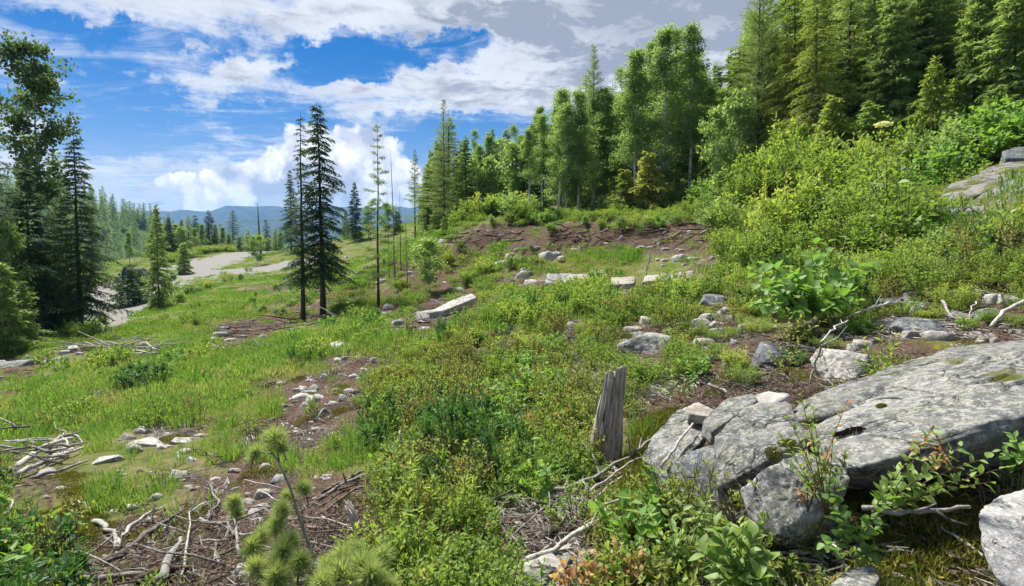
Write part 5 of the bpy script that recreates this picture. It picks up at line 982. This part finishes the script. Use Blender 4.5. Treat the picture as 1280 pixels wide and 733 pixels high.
leafy((925,745,1.68), tipz([(893,655),(905,672),(925,658),(945,668),(963,698),(878,690),(905,700),(940,695),(925,715),(950,722)],1.68), .07, 'big_leaf', 'bright plant with large pale green leaves at the bottom border', .52, 11, seed=2)
leafy((1085,655,1.75), tipz([(1165,533),(1140,568),(1192,566),(1218,588),(1243,602),(1180,608),(1122,588),(1205,556),(1150,600),(1238,572),(1170,585),(1110,610),(1255,585)],1.7), .044, 'big_leaf', 'sprawling light green shrub spreading under the huge slab rim', .5, 13, seed=3)
leafy((1035,650,1.76), tipz([(1000,492),(984,520),(1016,508),(1042,540),(1058,562),(975,545),(1000,560),(1030,572),(1012,530),(990,580),(1045,590)],1.76), .034, 'huckle', 'tall thin-stemmed plant with small pointed leaves before the boulders', .38, 20, seed=4)
leafy((1062,700,1.66), tipz([(1045,605),(1098,688),(1085,648),(1112,622),(1050,642),(1035,622),(1075,702),(1105,655),(1060,665),(1030,680)],1.66), .045, 'thimble', 'dark green round-leaved plant below the angular boulder', .75, 9, seed=5)
leafy((775,745,1.95), tipz([(745,688),(770,676),(790,698),(728,703),(805,692),(755,712),(782,722),(735,728)],1.95), .05, 'red_leaf', 'reddish-leaved plant at the bottom border left of the bright plant', .5, 10, seed=6)
leafy((850,735,1.95), tipz([(808,638),(830,618),(852,626),(870,642),(884,626),(820,668),(846,662),(878,668),(800,680),(860,690),(835,695)],1.95), .052, 'big_leaf', 'leafy green shrub in front of the dark rock face', .48, 13, seed=7)
leafy((20,745,3.0), tipz([(0,672),(12,660),(28,668),(45,676),(58,690),(35,690),(10,690),(50,712),(25,710),(65,705),(5,715)],3.0), .10, 'thimble', 'dark green broad-leaved herb in the lower left corner', .42, 10, seed=8)
leafy((1285,590,2.0), tipz([(1250,562),(1265,543),(1282,550),(1296,570),(1272,570),(1258,580)],2.0), .052, 'thimble', 'green leafy sprig under the overhang at the right border', .5, 9, seed=9)
leafy((1100,484,3.35), tipz([(1078,424),(1100,408),(1116,430),(1130,444),(1094,440),(1070,450),(1112,455),(1120,415)],3.35,.1), .055, 'willow', 'narrow-leaved green plant growing behind the upper ledge', .25, 18, seed=10)
leafy((852,505,4.2), tipz([(835,462),(858,448),(872,466),(845,480),(866,485),(825,485)],4.2,.1), .05, 'big_leaf', 'light-leaved plant between the pointed boulder and the rocks', .6, 9, seed=11)
leafy((985,470,3.9), tipz([(968,420),(985,408),(1000,425),(960,440),(990,445),(975,455)],3.9,.1), .04, 'huckle_red', 'bronze-leaved sprig beside the blue-grey boulder', .42, 13, seed=12)
leafy((985,440,4.7), tipz([(965,398),(985,385),(1003,395),(1015,408),(975,410),(1040,395)],4.7,.12), .05, 'huckle_red', 'sprig with yellowish tips below the broad-leaved bush', .42, 12, seed=13)
leafy((1010,640,1.8), tipz([(1008,545),(1025,590),(998,610),(1060,500),(1040,565)],1.78), .034, 'red_leaf', 'thin bronze-leaved shoots rising in front of the boulders', .45, 10, seed=31)
leafy((1200,600,1.66), tipz([(1150,545),(1170,560),(1160,530),(1130,560)],1.66), .03, 'red_leaf', 'reddish shoot tips over the sprawling light green shrub', .45, 9, seed=32)
leafy((720,745,1.9), tipz([(700,700),(722,690),(738,712),(690,722),(812,712),(820,695)],1.9), .045, 'red_leaf', 'low reddish and yellow leaves beside the flat bottom rock', .5, 9, seed=33)
def bush_tips(cx, cy, rx, ry, n, Y, dY, seed):
    g = rgen(seed); a = g.uniform(0, 6.28, n); r = np.sqrt(g.uniform(.05, 1, n)); return [(cx+rx*math.cos(p)*q, cy+ry*math.sin(p)*q, Y+g.uniform(-dY, dY)) for p, q in zip(a, r)]
leafy((1022,392,5.6), bush_tips(1020,340,86,52,29,5.6,.5,1), .15, 'thimble', 'broad-leaved dark green bush behind the rocks', .72, 10, 'leafy_bush', 'bush', .006, 14, 1.0)
leafy((1010,396,5.3), bush_tips(1005,368,76,26,26,5.2,.3,2), .13, 'thimble', 'low skirt of broad leaves in front of the dark green bush', .72, 10, 'leafy_bush', 'bush', .005, 15, 1.0)
leafy((1130,310,8.6), bush_tips(1130,248,62,58,29,8.6,.7,3), .18, 'big_leaf', 'bright green elder bush left of the rock outcrop', .5, 10, 'leafy_bush', 'bush', .008, 16, .9)
leafy((1268,315,6.3), bush_tips(1268,282,44,30,26,6.3,.5,4), .12, 'big_leaf', 'bright green bush at the right border under the outcrop', .5, 11, 'leafy_bush', 'bush', .006, 17, .9)
el = leafy((1108,285,9.3), tipz([(1106,168),(1088,185),(1128,180),(1138,196),(1075,200),(1110,200),(1095,215),(1125,218)],9.3,.2), .15, 'willow', 'tall elder shoot with a white flower head above the bushes', .36, 12, 'leafy_bush', 'bush', .01, 18, .8)
gq = rgen(4); n = 260; aa = gq.uniform(0, 6.28, n); r_ = .12*np.sqrt(gq.random(n)); mb = MB(); leaves(mb, np.stack([np.cos(aa)*r_, np.sin(aa)*r_, .10-.9*r_*r_+gq.uniform(-.03, .03, n)], 1), gq.normal(0, 1, (n, 3))*[1, 1, .3], gq.normal(0, .3, (n, 3))+[0, 0, 1], .035, .03, gq.random(n), .1)
M['blossom'] = leaf_mat('cream_blossom', (.5, .52, .30), (.75, .76, .55), None, .3, .02, 3)
obj('flower_head', mb.mesh('flower_head', M['blossom']), el, at(1104, 163, 9.3)-np.array(el.location))

# ------------------------------------------------------------------ bushes
WB = [stems(500), stems(501), stems(502, 1.2), shrub_parts(1.0, .75, 20, 1700, .07, .04, 503, 'huckle', branch=6, dia=.008, clus=.04), shrub_parts(1.0, .7, 18, 1500, .09, .055, 504, 'birch_leaf', branch=6, dia=.008, clus=.04), shrub_parts(1.0, .8, 18, 1400, .11, .07, 505, 'thimble', branch=5, dia=.008, clus=.04)]
BD = ['loose willowy green bush', 'upright willowy green bush', 'tall feathery green bush', 'dense yellow-green bush', 'rounded mid-green bush', 'broad-leaved green bush']
def bush(px, py, hpx, v, wide=1, Y=None):
    p = hit(px, py) if Y is None else ground_at(px, Y)[0]; s = max(.15, hpx*(1.35 if px > 900 and py < 400 else 1)*p[1]/FPX); qx, qy = proj(p); thing('bush', rel_label(BD[v], float(qx), float(qy)), 'bush', WB[v], p-[0, 0, .03], random.uniform(0, 6), (s*wide, s*wide, s))
random.seed(21)
for a in [(925,262,45,0),(955,250,55,1),(985,240,70,0),(1010,255,60,2),(1045,262,70,1),(1075,245,60,0),(1160,240,50,5),(1185,205,30,3),(1215,188,24,5),(1245,180,24,4),(1270,176,24,5),(1150,215,40,4),(1110,225,50,1),(935,300,50,3),(965,310,60,0),(1000,305,70,0),(1035,300,70,1),(1070,300,62,3),(915,330,40,3),(945,345,50,0),(905,290,36,4),(1100,330,60,0),(1140,345,48,3),(1165,370,44,3),(1125,365,50,3),(1180,330,40,4),(1215,330,30,0),(1250,345,36,3),(1190,390,34,3),(1075,360,40,0),(925,370,34,0),(950,385,30,3),(1150,300,50,0),(1190,312,24,5),(1050,330,50,2),(980,335,46,2),(1090,270,56,2),(1020,225,46,2),(960,225,40,4),(920,235,36,4),(1280,352,34,0),(1235,308,24,5),
          (880,262,22,4),(862,268,22,3),(845,282,18,4),(825,285,20,5),(800,288,24,3),(778,285,18,4),(752,285,16,0),(730,282,16,4),(700,280,20,4),(680,282,22,5),(664,280,20,0),(640,280,18,4),(615,280,14,4),(690,290,14,5),(822,262,22,4),(600,276,14,3),(905,310,24,3),(885,285,18,3),
          (605,345,26,0),(640,335,18,4),(560,330,20,0),(585,355,22,3),(535,345,18,4),(760,345,16,0),(745,352,20,5),(690,345,10,4),(500,360,16,3),(520,320,12,0),(480,330,12,4),(455,345,12,4),(425,355,14,4),(540,315,12,4),(575,310,12,3),(620,312,10,4),
          (130,405,14,0),(240,368,14,4),(260,362,14,0),(285,352,14,3),(225,378,16,4),(300,350,10,4),(245,385,12,3),(320,372,12,4),(345,365,14,4),(370,360,16,3),(205,400,12,3),(160,415,12,3),(330,390,12,4),(310,340,8,3),(280,345,8,3),(352,395,16,4),
          (400,440,16,3),(450,425,18,3),(520,450,30,3),(480,480,30,3),(590,430,30,3),(660,440,34,3),(730,425,30,3),(790,470,40,3),(860,470,40,3),(930,480,36,3),(560,500,36,5),(480,540,36,5),(530,560,40,5),(505,590,34,3),(450,510,24,3),(420,560,20,3)]:
    bush(a[0], a[1], a[2]*.9, a[3], random.uniform(.8, 1.15))
for a in [(885,448,26,3),(918,460,30,0),(948,418,24,3),(1000,428,22,0),(1032,436,22,3),(1085,415,20,5),(1112,396,18,3),(1188,392,18,3),(1030,408,20,4),(905,425,22,3),(865,420,24,3),(940,395,20,0),(1225,360,20,3),(1250,405,14,3),(990,455,22,5),(1210,412,14,0),(870,395,20,3),(1140,395,16,4),(1168,400,14,3)]:
    bush(a[0], a[1], a[2], a[3], random.uniform(1.1, 1.5))
# far verge of the road
for k in range(24):
    px = random.uniform(205, 365); py = float(np.interp(px, [200, 240, 300, 370], [332, 322, 309, 300]))-random.uniform(0, 3); bush(px, py, random.uniform(6, 12), random.choice([3, 4, 0]), 1.5)
for k in range(40):
    q = random.uniform(575, 935); bush(q, 0, random.uniform(14, 34), random.choice([4, 5, 0, 3]), 1.1, Y=front(q)-random.uniform(-2, 3))
for k in range(22):
    q = random.uniform(940, 1300); bush(q, 0, random.uniform(26, 52), random.choice([4, 5, 3, 3]), 1.1, Y=front(q)-random.uniform(0, 4))
for k in range(16):
    q = random.uniform(0, 120); bush(q, 0, random.uniform(10, 26), random.choice([4, 4, 0]), 1.1, Y=random.uniform(23, 32))

# ------------------------------------------------------------------ pickup parked by the road
def pickup():
    PM = flat_mat('dark_paint', (.02, .024, .03), .25, .5); GM = flat_mat('window_glass', (.05, .06, .07), .08, .6); TM = flat_mat('tyre_rubber', (.02, .02, .02), .8); CM = flat_mat('bright_metal', (.6, .6, .6), .3, .5, .8); LMt = flat_mat('lamp_glass', (.8, .8, .78), .15, .6)
    p, _ = ground_at(170, 60); e = obj('pickup_truck', None, None, p+[0, 0, .02], (0, 0, R(-78))); tag(e, 'dark pickup truck half hidden behind the small bushy spruce', 'pickup truck')
    def part(name, boxes, mat, bev=.06, parent=None, loc=(0, 0, 0)):
        bm = bmesh.new()
        for (x0, x1, y0, y1, z0, z1, tx, ty) in boxes:
            r = bmesh.ops.create_cube(bm, size=1)['verts']
            for v in r:
                top = v.co.z > 0; x = x0 if v.co.x < 0 else x1; y = y0 if v.co.y < 0 else y1; cx, cy = (x0+x1)/2, (y0+y1)/2; v.co = (cx+(x-cx)*(tx if top else 1), cy+(y-cy)*(ty if top else 1), z1 if top else z0)
        bmesh.ops.bevel(bm, geom=list(bm.edges), offset=bev, segments=2, affect='EDGES'); me = bpy.data.meshes.new(name); bm.to_mesh(me); bm.free(); me.materials.append(mat); return obj(name, me, parent or e, loc)
    part('body', [(-2.7, 2.7, -.98, .98, .45, 1.05, 1, .96), (.95, 2.68, -.95, .95, 1.0, 1.18, .97, .95)], PM); part('cab', [(-1.0, 1.3, -.92, .92, 1.02, 1.82, .72, .84)], PM, .08); part('cargo_bed', [(-2.7, -1.02, -.97, -.88, 1.0, 1.28, 1, 1), (-2.7, -1.02, .88, .97, 1.0, 1.28, 1, 1), (-2.7, -2.6, -.88, .88, 1.0, 1.28, 1, 1)], PM, .02)
    part('windscreen', [(.93, 1.24, -.78, .78, 1.12, 1.72, .35, .86)], GM, .02); part('side_window', [(-.75, .85, -.915, -.80, 1.2, 1.7, .85, 1)], GM, .02); part('side_window', [(-.75, .85, .80, .915, 1.2, 1.7, .85, 1)], GM, .02)
    part('grille', [(2.66, 2.74, -.55, .55, .72, 1.02, 1, 1)], CM, .02); part('bumper', [(2.62, 2.84, -.95, .95, .42, .64, 1, 1)], CM, .04)
    for s in (-1, 1): part('headlight', [(2.62, 2.75, s*.76-.16, s*.76+.16, .78, 1.0, 1, 1)], LMt, .03); part('mirror', [(.95, 1.1, s*1.08-.1, s*1.08+.1, 1.18, 1.4, 1, 1)], PM, .02)
    for x in (-1.75, 1.75):
        for s in (-1, 1):
            mb = MB(); tube([[0, -.12, 0], [0, .12, 0]], .39, 20, .5, mb); w = obj('wheel', mb.mesh('wheel', TM), e, (x, s*.86, .39)); mb = MB(); tube([[0, -.13, 0], [0, .13, 0]], .22, 12, .5, mb); obj('rim', mb.mesh('rim', CM), w)
pickup()
# ------------------------------------------------------------------ air
HAZE = True
if HAZE:
    bm = bmesh.new(); bmesh.ops.create_cube(bm, size=1); bmesh.ops.scale(bm, vec=(13400, 13400, 610), verts=bm.verts); me = bpy.data.meshes.new('haze'); bm.to_mesh(me); bm.free()
    m, t, out = mat_new('haze_air'); pv = t.node('ShaderNodeVolumePrincipled'); pv.inputs['Density'].default_value = .00011; pv.inputs['Color'].default_value = (.25, .55, 1, 1); pv.inputs['Anisotropy'].default_value = .1; t.l.new(pv.outputs[0], out.inputs['Volume']); me.materials.append(m)
    tag(obj('haze', me, None, (0, 0, -40)), 'thin pale blue air over the valley', kind='stuff')

# ------------------------------------------------------------------ stuff spread by geometry nodes
def scatter(name, P, rot, scl, idx, sources, label=None):
    me = bpy.data.meshes.new(name); me.vertices.add(len(P)); me.vertices.foreach_set('co', np.asarray(P, np.float32).ravel())
    for nm, typ, dat, key in (('rot', 'FLOAT_VECTOR', rot, 'vector'), ('scl', 'FLOAT_VECTOR', scl, 'vector'), ('idx', 'INT', idx, 'value')):
        a = me.attributes.new(nm, typ, 'POINT'); a.data.foreach_set(key, np.asarray(dat, np.float32 if typ != 'INT' else np.int32).ravel())
    o = obj(name, me); tag(o, label, kind='stuff'); ng = bpy.data.node_groups.new(name, 'GeometryNodeTree')
    ng.interface.new_socket('Geometry', in_out='INPUT', socket_type='NodeSocketGeometry'); ng.interface.new_socket('Geometry', in_out='OUTPUT', socket_type='NodeSocketGeometry')
    N, L = ng.nodes, ng.links; gi = N.new('NodeGroupInput'); go = N.new('NodeGroupOutput'); ip = N.new('GeometryNodeInstanceOnPoints')
    gg = N.new('GeometryNodeGeometryToInstance'); L.new(gi.outputs[0], ip.inputs['Points'])
    for s in reversed(sources):
        oi = N.new('GeometryNodeObjectInfo'); oi.inputs['Object'].default_value = s; oi.transform_space = 'ORIGINAL'; L.new(oi.outputs['Geometry'], gg.inputs[0])
    L.new(gg.outputs[0], ip.inputs['Instance']); ip.inputs['Pick Instance'].default_value = True
    def attr(n, dt):
        a = N.new('GeometryNodeInputNamedAttribute'); a.data_type = dt; a.inputs['Name'].default_value = n; return a.outputs[0]
    L.new(attr('idx', 'INT'), ip.inputs['Instance Index']); L.new(attr('rot', 'FLOAT_VECTOR'), ip.inputs['Rotation']); L.new(attr('scl', 'FLOAT_VECTOR'), ip.inputs['Scale'])
    L.new(ip.outputs[0], go.inputs[0]); md = o.modifiers.new('spread', 'NODES'); md.node_group = ng; return o
def field(n, r0, r1, a, seed, th=50):
    g = rgen(seed); u = g.random(n); e = 2-a; r = np.exp(np.log(r0)+u*np.log(r1/r0)) if abs(e) < 1e-6 else (r0**e+u*(r1**e-r0**e))**(1/e)
    t = np.radians(g.uniform(-th, th, n)); x = r*np.sin(t); y = r*np.cos(t); z = H(x, y); return x, y, z, r, g
def spread(name, n, r0, r1, a, seed, where, sources, smin=.7, smax=1.3, zs=(.8, 1.3), prob=None, label=None, tilt=.08, th=50, sink=0, dens=None, avoid=True, hgt=.15):
    x, y, z, r, g = field(n, r0, r1, a, seed, th); cv = cover(x, y, z); pr = np.zeros(n)
    for k, p in where.items(): pr = np.where(cv == k, p, pr)
    cl = n2(x, y, 1.6, 3, seed % 50); pr = pr*np.clip(.55+cl*1.6, .05, 1.3) if dens is None else pr*dens(x, y)
    if avoid:
        qx, qy = proj(np.stack([x, y, z], 1))
        hp = hgt*(smin+smax)/2*FPX/np.maximum(y, 1)
        for (ax, ay, rx, ry) in HOLES: pr = np.where((((qx-ax)/rx)**2 < 1) & (qy > ay-ry) & (qy < ay+ry*.5+hp*.6), pr*.16, pr)
    k = g.random(n) < pr; x, y, z = x[k], y[k], z[k]; m = len(x); s = g.uniform(smin, smax, m)
    return scatter(name, np.stack([x, y, z-sink], 1), np.stack([g.normal(0, tilt, m), g.normal(0, tilt, m), g.uniform(0, 6.28, m)], 1), np.stack([s, s, s*g.uniform(*zs, m)], 1), np.clip(((n2(x, y, .9, 2, seed*.7)*.9+.5)*len(sources)+g.normal(0, .35, m)), 0, len(sources)-.01).astype(int), sources, label)
def src(name, me, px, py, label, cat, s=1, Y=None):
    p = hit(px, py); o = obj(name, me, None, p-[0, 0, .01], (0, 0, random.uniform(0, 6)), s)
    if cat == 'stuff': tag(o, label, kind='stuff')
    else: tag(o, label, cat)
    return o
S_tall = [src('grass_tuft', tuft('grass_tuft', 70, .10, .30, .0055, 100, 'grass_lush'), 160, 570, 'tall lush grass tuft below the round white stone', 'grass tuft'), src('grass_tuft', tuft('grass_tuft', 90, .16, .26, .006, 101, 'grass'), 240, 640, 'upright bright grass tuft above the leaning white plank', 'grass tuft'), src('grass_tuft', tuft('grass_tuft', 60, .12, .34, .0055, 102, 'grass_lush'), 235, 575, 'arching grass tuft beside the small round stone', 'grass tuft')]
S_short = [src('grass_tuft', tuft('grass_tuft', 80, .16, .12, .005, 103, 'grass'), 215, 525, 'short grass tuft uphill of the white stones', 'grass tuft'), src('grass_tuft', tuft('grass_tuft', 80, .18, .10, .005, 104, 'grass_dry', (.6, 1.6)), 100, 505, 'dry yellowish grass tuft on the worn patch', 'grass tuft'), src('grass_tuft', tuft('grass_tuft', 70, .14, .16, .006, 105, 'grass', (.5, 1.5)), 280, 500, 'floppy low grass tuft left of the soil patch', 'grass tuft')]
S_mid = [src('meadow_grass_patch', tuft('grass_tuft', 150, .40, .30, .013, 106, 'grass_lush', patches=5), 330, 440, 'wide clump of bright grass below the pair of slim spruces', 'stuff'), src('meadow_grass_patch', tuft('grass_tuft', 170, .45, .20, .012, 107, 'grass', patches=6), 230, 430, 'wide low clump of grass beyond the heap of slash', 'stuff'), src('meadow_grass_patch', tuft('grass_tuft', 130, .42, .15, .012, 108, 'grass_dry', (.6, 1.5), patches=5), 330, 380, 'wide clump of dull grass on the worn patch', 'stuff')]
S_far = [src('meadow_grass_patch', tuft('grass_tuft', 160, .9, .25, .03, 109, 'grass_lush', patches=9), 300, 350, 'broad patch of tall grass below the gravel pullout', 'stuff'), src('meadow_grass_patch', tuft('grass_tuft', 160, .9, .2, .028, 110, 'grass', patches=9), 250, 375, 'broad patch of meadow grass beside the lone green fir', 'stuff')]
S_huck = [src('low_shrub', shrub_mesh('low_shrub', .27, .23, 16, 460, .028, .016, 120+k, 'huckle' if k != 2 else 'huckle_red', branch=4, dia=.0028), *xy, lab, 'shrub') for k, (xy, lab) in enumerate([((600, 470), 'yellow-green low shrub uphill and left of the stump'), ((690, 480), 'bright low shrub just left of the stump top'), ((650, 570), 'low shrub with bronze leaves left of the stump foot'), ((560, 560), 'dense low shrub on the middle of the slope')])]
S_mix = [src('leafy_ground_plant', shrub_mesh('leafy_ground_plant', .24, .17, 9, 110, .060, .036, 180, 'thimble', branch=2, dia=.003), 470, 520, 'broad-leaved green ground plant among the low shrubs', 'plant'), src('wiry_shrub', shrub_mesh('wiry_shrub', .38, .20, 14, 150, .026, .015, 181, 'huckle_red', branch=4, dia=.003), 585, 515, 'wiry half-bare shrub with bronze leaf tips', 'shrub'), src('light_herb', shrub_mesh('light_herb', .34, .10, 8, 150, .055, .016, 182, 'willow', branch=0, dia=.003), 640, 530, 'light green upright narrow-leaved herb', 'herb')]
S_huckf = [src('low_shrub', shrub_mesh('low_shrub', .38, .42, 18, 520, .045, .026, 130+k, 'huckle', branch=3, dia=.004), *xy, lab, 'shrub') for k, (xy, lab) in enumerate([((620, 400), 'rounded low shrub in front of the row of pale slabs'), ((800, 395), 'pale low shrub below the square-ended slab')])]
S_herb = [src('leafy_herb', shrub_mesh('leafy_herb', .30, .16, 9, 190, .05, .028, 140, 'herb', branch=2, dia=.003), 510, 520, 'dark green herb clump in the low shrubs', 'herb'), src('leafy_herb', shrub_mesh('leafy_herb', .36, .12, 8, 170, .07, .013, 141, 'herb', branch=0, dia=.003), 540, 640, 'narrow-leaved upright herb beside the crossing branch', 'herb')]
S_litt = [src('twig_litter', litter_mesh('twig_litter', 20, 150, 'deadgrey'), 120, 715, 'scatter of grey twigs and bark chips at the lower left', 'twig litter'), src('twig_litter', litter_mesh('twig_litter', 24, 151, 'deadbrown', .10), 340, 530, 'scatter of brown twigs above the pine sapling', 'twig litter'), src('twig_litter', litter_mesh('twig_litter', 14, 152, 'dead', .17, .005), 290, 690, 'scatter of bleached twigs left of the sapling foot', 'twig litter')]
def moss_mesh(seed):
    g = rgen(seed); mb = MB(); n = 420; a = g.uniform(0, 6.28, n); r = .11*np.sqrt(g.random(n)); P = np.stack([np.cos(a)*r, np.sin(a)*r, .022*(1-(r/.11)**2)-.004], 1); leaves(mb, P, g.normal(0, .5, (n, 3))+[0, 0, 1], g.normal(0, 1, (n, 3)), .018*g.uniform(.6, 1.4, n), .007, g.random(n), .2); return mb.mesh('moss_cushion', M['moss'])
S_moss = [src('moss_cushion', moss_mesh(160), 1130, 690, 'small yellow moss cushion on the mossy bank', 'moss'), src('moss_cushion', moss_mesh(161), 820, 540, 'moss cushion between the stump and the rocks', 'moss')]
S_peb = [src('pebble', rock_mesh('pebble', 'rock_white' if k < 2 else 'rock', 170+k, sub=2, dims=(.03, .024, .016), npl=10), *xy, lab, 'pebble') for k, (xy, lab) in enumerate([((300, 560), 'small white pebble on the soil above the sapling'), ((420, 545), 'small white pebble on the soil right of the sapling'), ((470, 620), 'small grey pebble by the splintered snag')])]
spread('dry_grass', 3500, 2.0, 16, 1.2, 213, {'g': .35, 'G': .2, 'd': .9, 'b': .08, 'h': .06}, [S_short[1]], .8, 2.4, zs=(1, 2.4), label='dry straw-coloured grass in the meadow')
spread('grass', 9000, 2.0, 10, 1.1, 200, {'g': .7, 'G': 1, 'd': .25, 'b': .05, 'h': .10, 'm': .01, 's': .2, 'w': .25}, S_tall, .6, 1.15, hgt=0.28, label='tall green grass growing over the near slope', dens=lambda x, y: np.clip(.35+n2(x, y, .9, 3, 5)*2.2, .02, 1.2))
spread('short_grass', 22000, 1.2, 12, 1.2, 201, {'g': 1, 'G': .9, 'd': .8, 'b': .10, 'h': .4, 'm': .02, 's': .3, 'w': .5}, S_short, .7, 1.4, label='short grass and thatch covering the near slope', dens=lambda x, y: np.clip(.75+n2(x, y, .9, 3, 15)*.9, .1, 1.2))
spread('meadow_grass', 26000, 9, 34, 1.2, 202, {'g': .9, 'G': 1, 'd': .7, 'b': .10, 'h': .35, 'w': .4, 'e': .06, 'm': .2}, S_mid, .6, 1.25, hgt=0.22, label='bright meadow grass on the middle slope', dens=lambda x, y: np.clip(.7+n2(x, y, .35, 3, 25)*1.3, .05, 1.2))
spread('far_meadow_grass', 18000, 32, 150, 1.3, 203, {'g': 1, 'G': 1, 'd': .7, 'b': .2, 'h': .5, 'f': .25, 'e': .2}, S_far, .7, 1.3, label='green grass of the far field beside the road')
spread('low_shrubs', 8500, 1.9, 9.5, 1.1, 204, {'h': 1, 's': .5, 'b': .02, 'g': .05, 'm': .08, 'w': .5}, S_huck, .45, 1.08, hgt=0.24, label='yellow-green low shrubs covering the near slope', sink=.02, dens=lambda x, y: np.clip(.42+n2(x, y, 1.3, 3, 35)*1.9, .02, 1.1))
spread('mixed_ground_plants', 4600, 1.9, 12, 1.15, 212, {'h': .55, 's': .6, 'w': .6, 'b': .05, 'g': .05, 'm': .04}, S_mix, .6, 1.35, hgt=.28, label='mixed green plants and wiry shrubs growing through the low shrubs')
spread('middle_low_shrubs', 9000, 8.5, 34, 1.2, 205, {'h': .9, 'w': .7, 'b': .12, 'g': .13, 'e': .12, 'f': .95, 's': .5}, S_huckf, .45, 1.15, hgt=0.36, label='low shrubs scattered over the middle slope')
spread('leafy_herbs', 5200, 2.2, 14, 1.2, 206, {'s': .95, 'h': .09, 'g': .03, 'w': .3, 'm': .06, 'G': .03}, S_herb, .7, 1.3, hgt=0.3, label='dark green leafy herbs among the low shrubs')
spread('meadow_herbs', 7000, 9, 70, 1.25, 214, {'g': .55, 'G': .3, 'd': .25, 'h': .2, 'w': .4, 'f': .3}, [S_huckf[0], S_mix[0], S_herb[0]], .7, 1.9, hgt=.3, dens=lambda x, y: np.clip(n2(x, y, .25, 3, 61)*2.2+.1, 0, 1.2), label='leafy green herbs in patches over the meadow')
spread('twig_litter_field', 20000, 1.1, 12, 1.3, 207, {'b': .75, 'm': .12, 'h': .5, 'w': .3, 'd': .12, 'g': .03}, S_litt, .3, .85, label='dead twigs, bark chips and needles littering bare soil', avoid=False)
spread('far_twig_litter', 5000, 12, 50, 1.2, 208, {'b': .5, 'e': .8, 'f': .2, 'g': .06, 'h': .2, 'd': .15}, S_litt, .8, 2.6, label='dead branches and roots littering the cut bank', avoid=False)
spread('moss', 14000, 1.0, 11, 1.4, 209, {'m': .9, 'b': .035, 'h': .04}, S_moss, .6, 1.5, label='yellow-green moss cushions on the damp soil', avoid=False)
spread('pebbles', 9000, 1.1, 14, 1.3, 210, {'b': .28, 'd': .04, 'e': .3, 'h': .02}, S_peb, .35, 1.5, label='small pale pebbles strewn on the bare soil', avoid=False)
spread('far_pebbles', 2500, 12, 40, 1.2, 211, {'b': .35, 'e': .35, 'g': .01}, S_peb, 1.5, 4.5, label='pale stones strewn on the far bare soil')
# far hillside forest: crowns share one real tree standing by the road
gf = rgen(5); ii = gf.integers(0, len(HV), 4200); PP = HV[ii]+gf.normal(0, 6, (4200, 3))*[1, 1, .15]; kk = PP[:, 1] < 640; PP = PP[kk]; nf = len(PP); ss_ = gf.uniform(.9, 1.9, nf)
far_src = src('young_fir', conifer(10, 2.6, .03, 60, 300, .2, .4, 5, 3, nl=.5, nw=.22, mat='fir')[1][1], 208, 372, 'very small fir beside the lone green fir', 'fir', .16)
scatter('hillside_forest', PP-[0, 0, 1], np.stack([np.zeros(nf), np.zeros(nf), gf.uniform(0, 6, nf)], 1), np.stack([ss_*1.2, ss_*1.2, ss_*1.4], 1), np.zeros(nf, int), [far_src], 'distant forest covering the hillside past the road')
# valley woods just below the far brink
gx = rgen(6); n = 900; th = np.radians(gx.uniform(-50, 4, n)); rr = gx.uniform(165, 420, n); x = rr*np.sin(th); y = rr*np.cos(th); z = H(x, y); s_ = gx.uniform(.6, 1.3, n)
scatter('valley_forest', np.stack([x, y, z-.5], 1), np.stack([np.zeros(n), np.zeros(n), gx.uniform(0, 6, n)], 1), np.stack([s_, s_, s_], 1), np.zeros(n, int), [far_src], 'distant forest below the brink of the clearing')
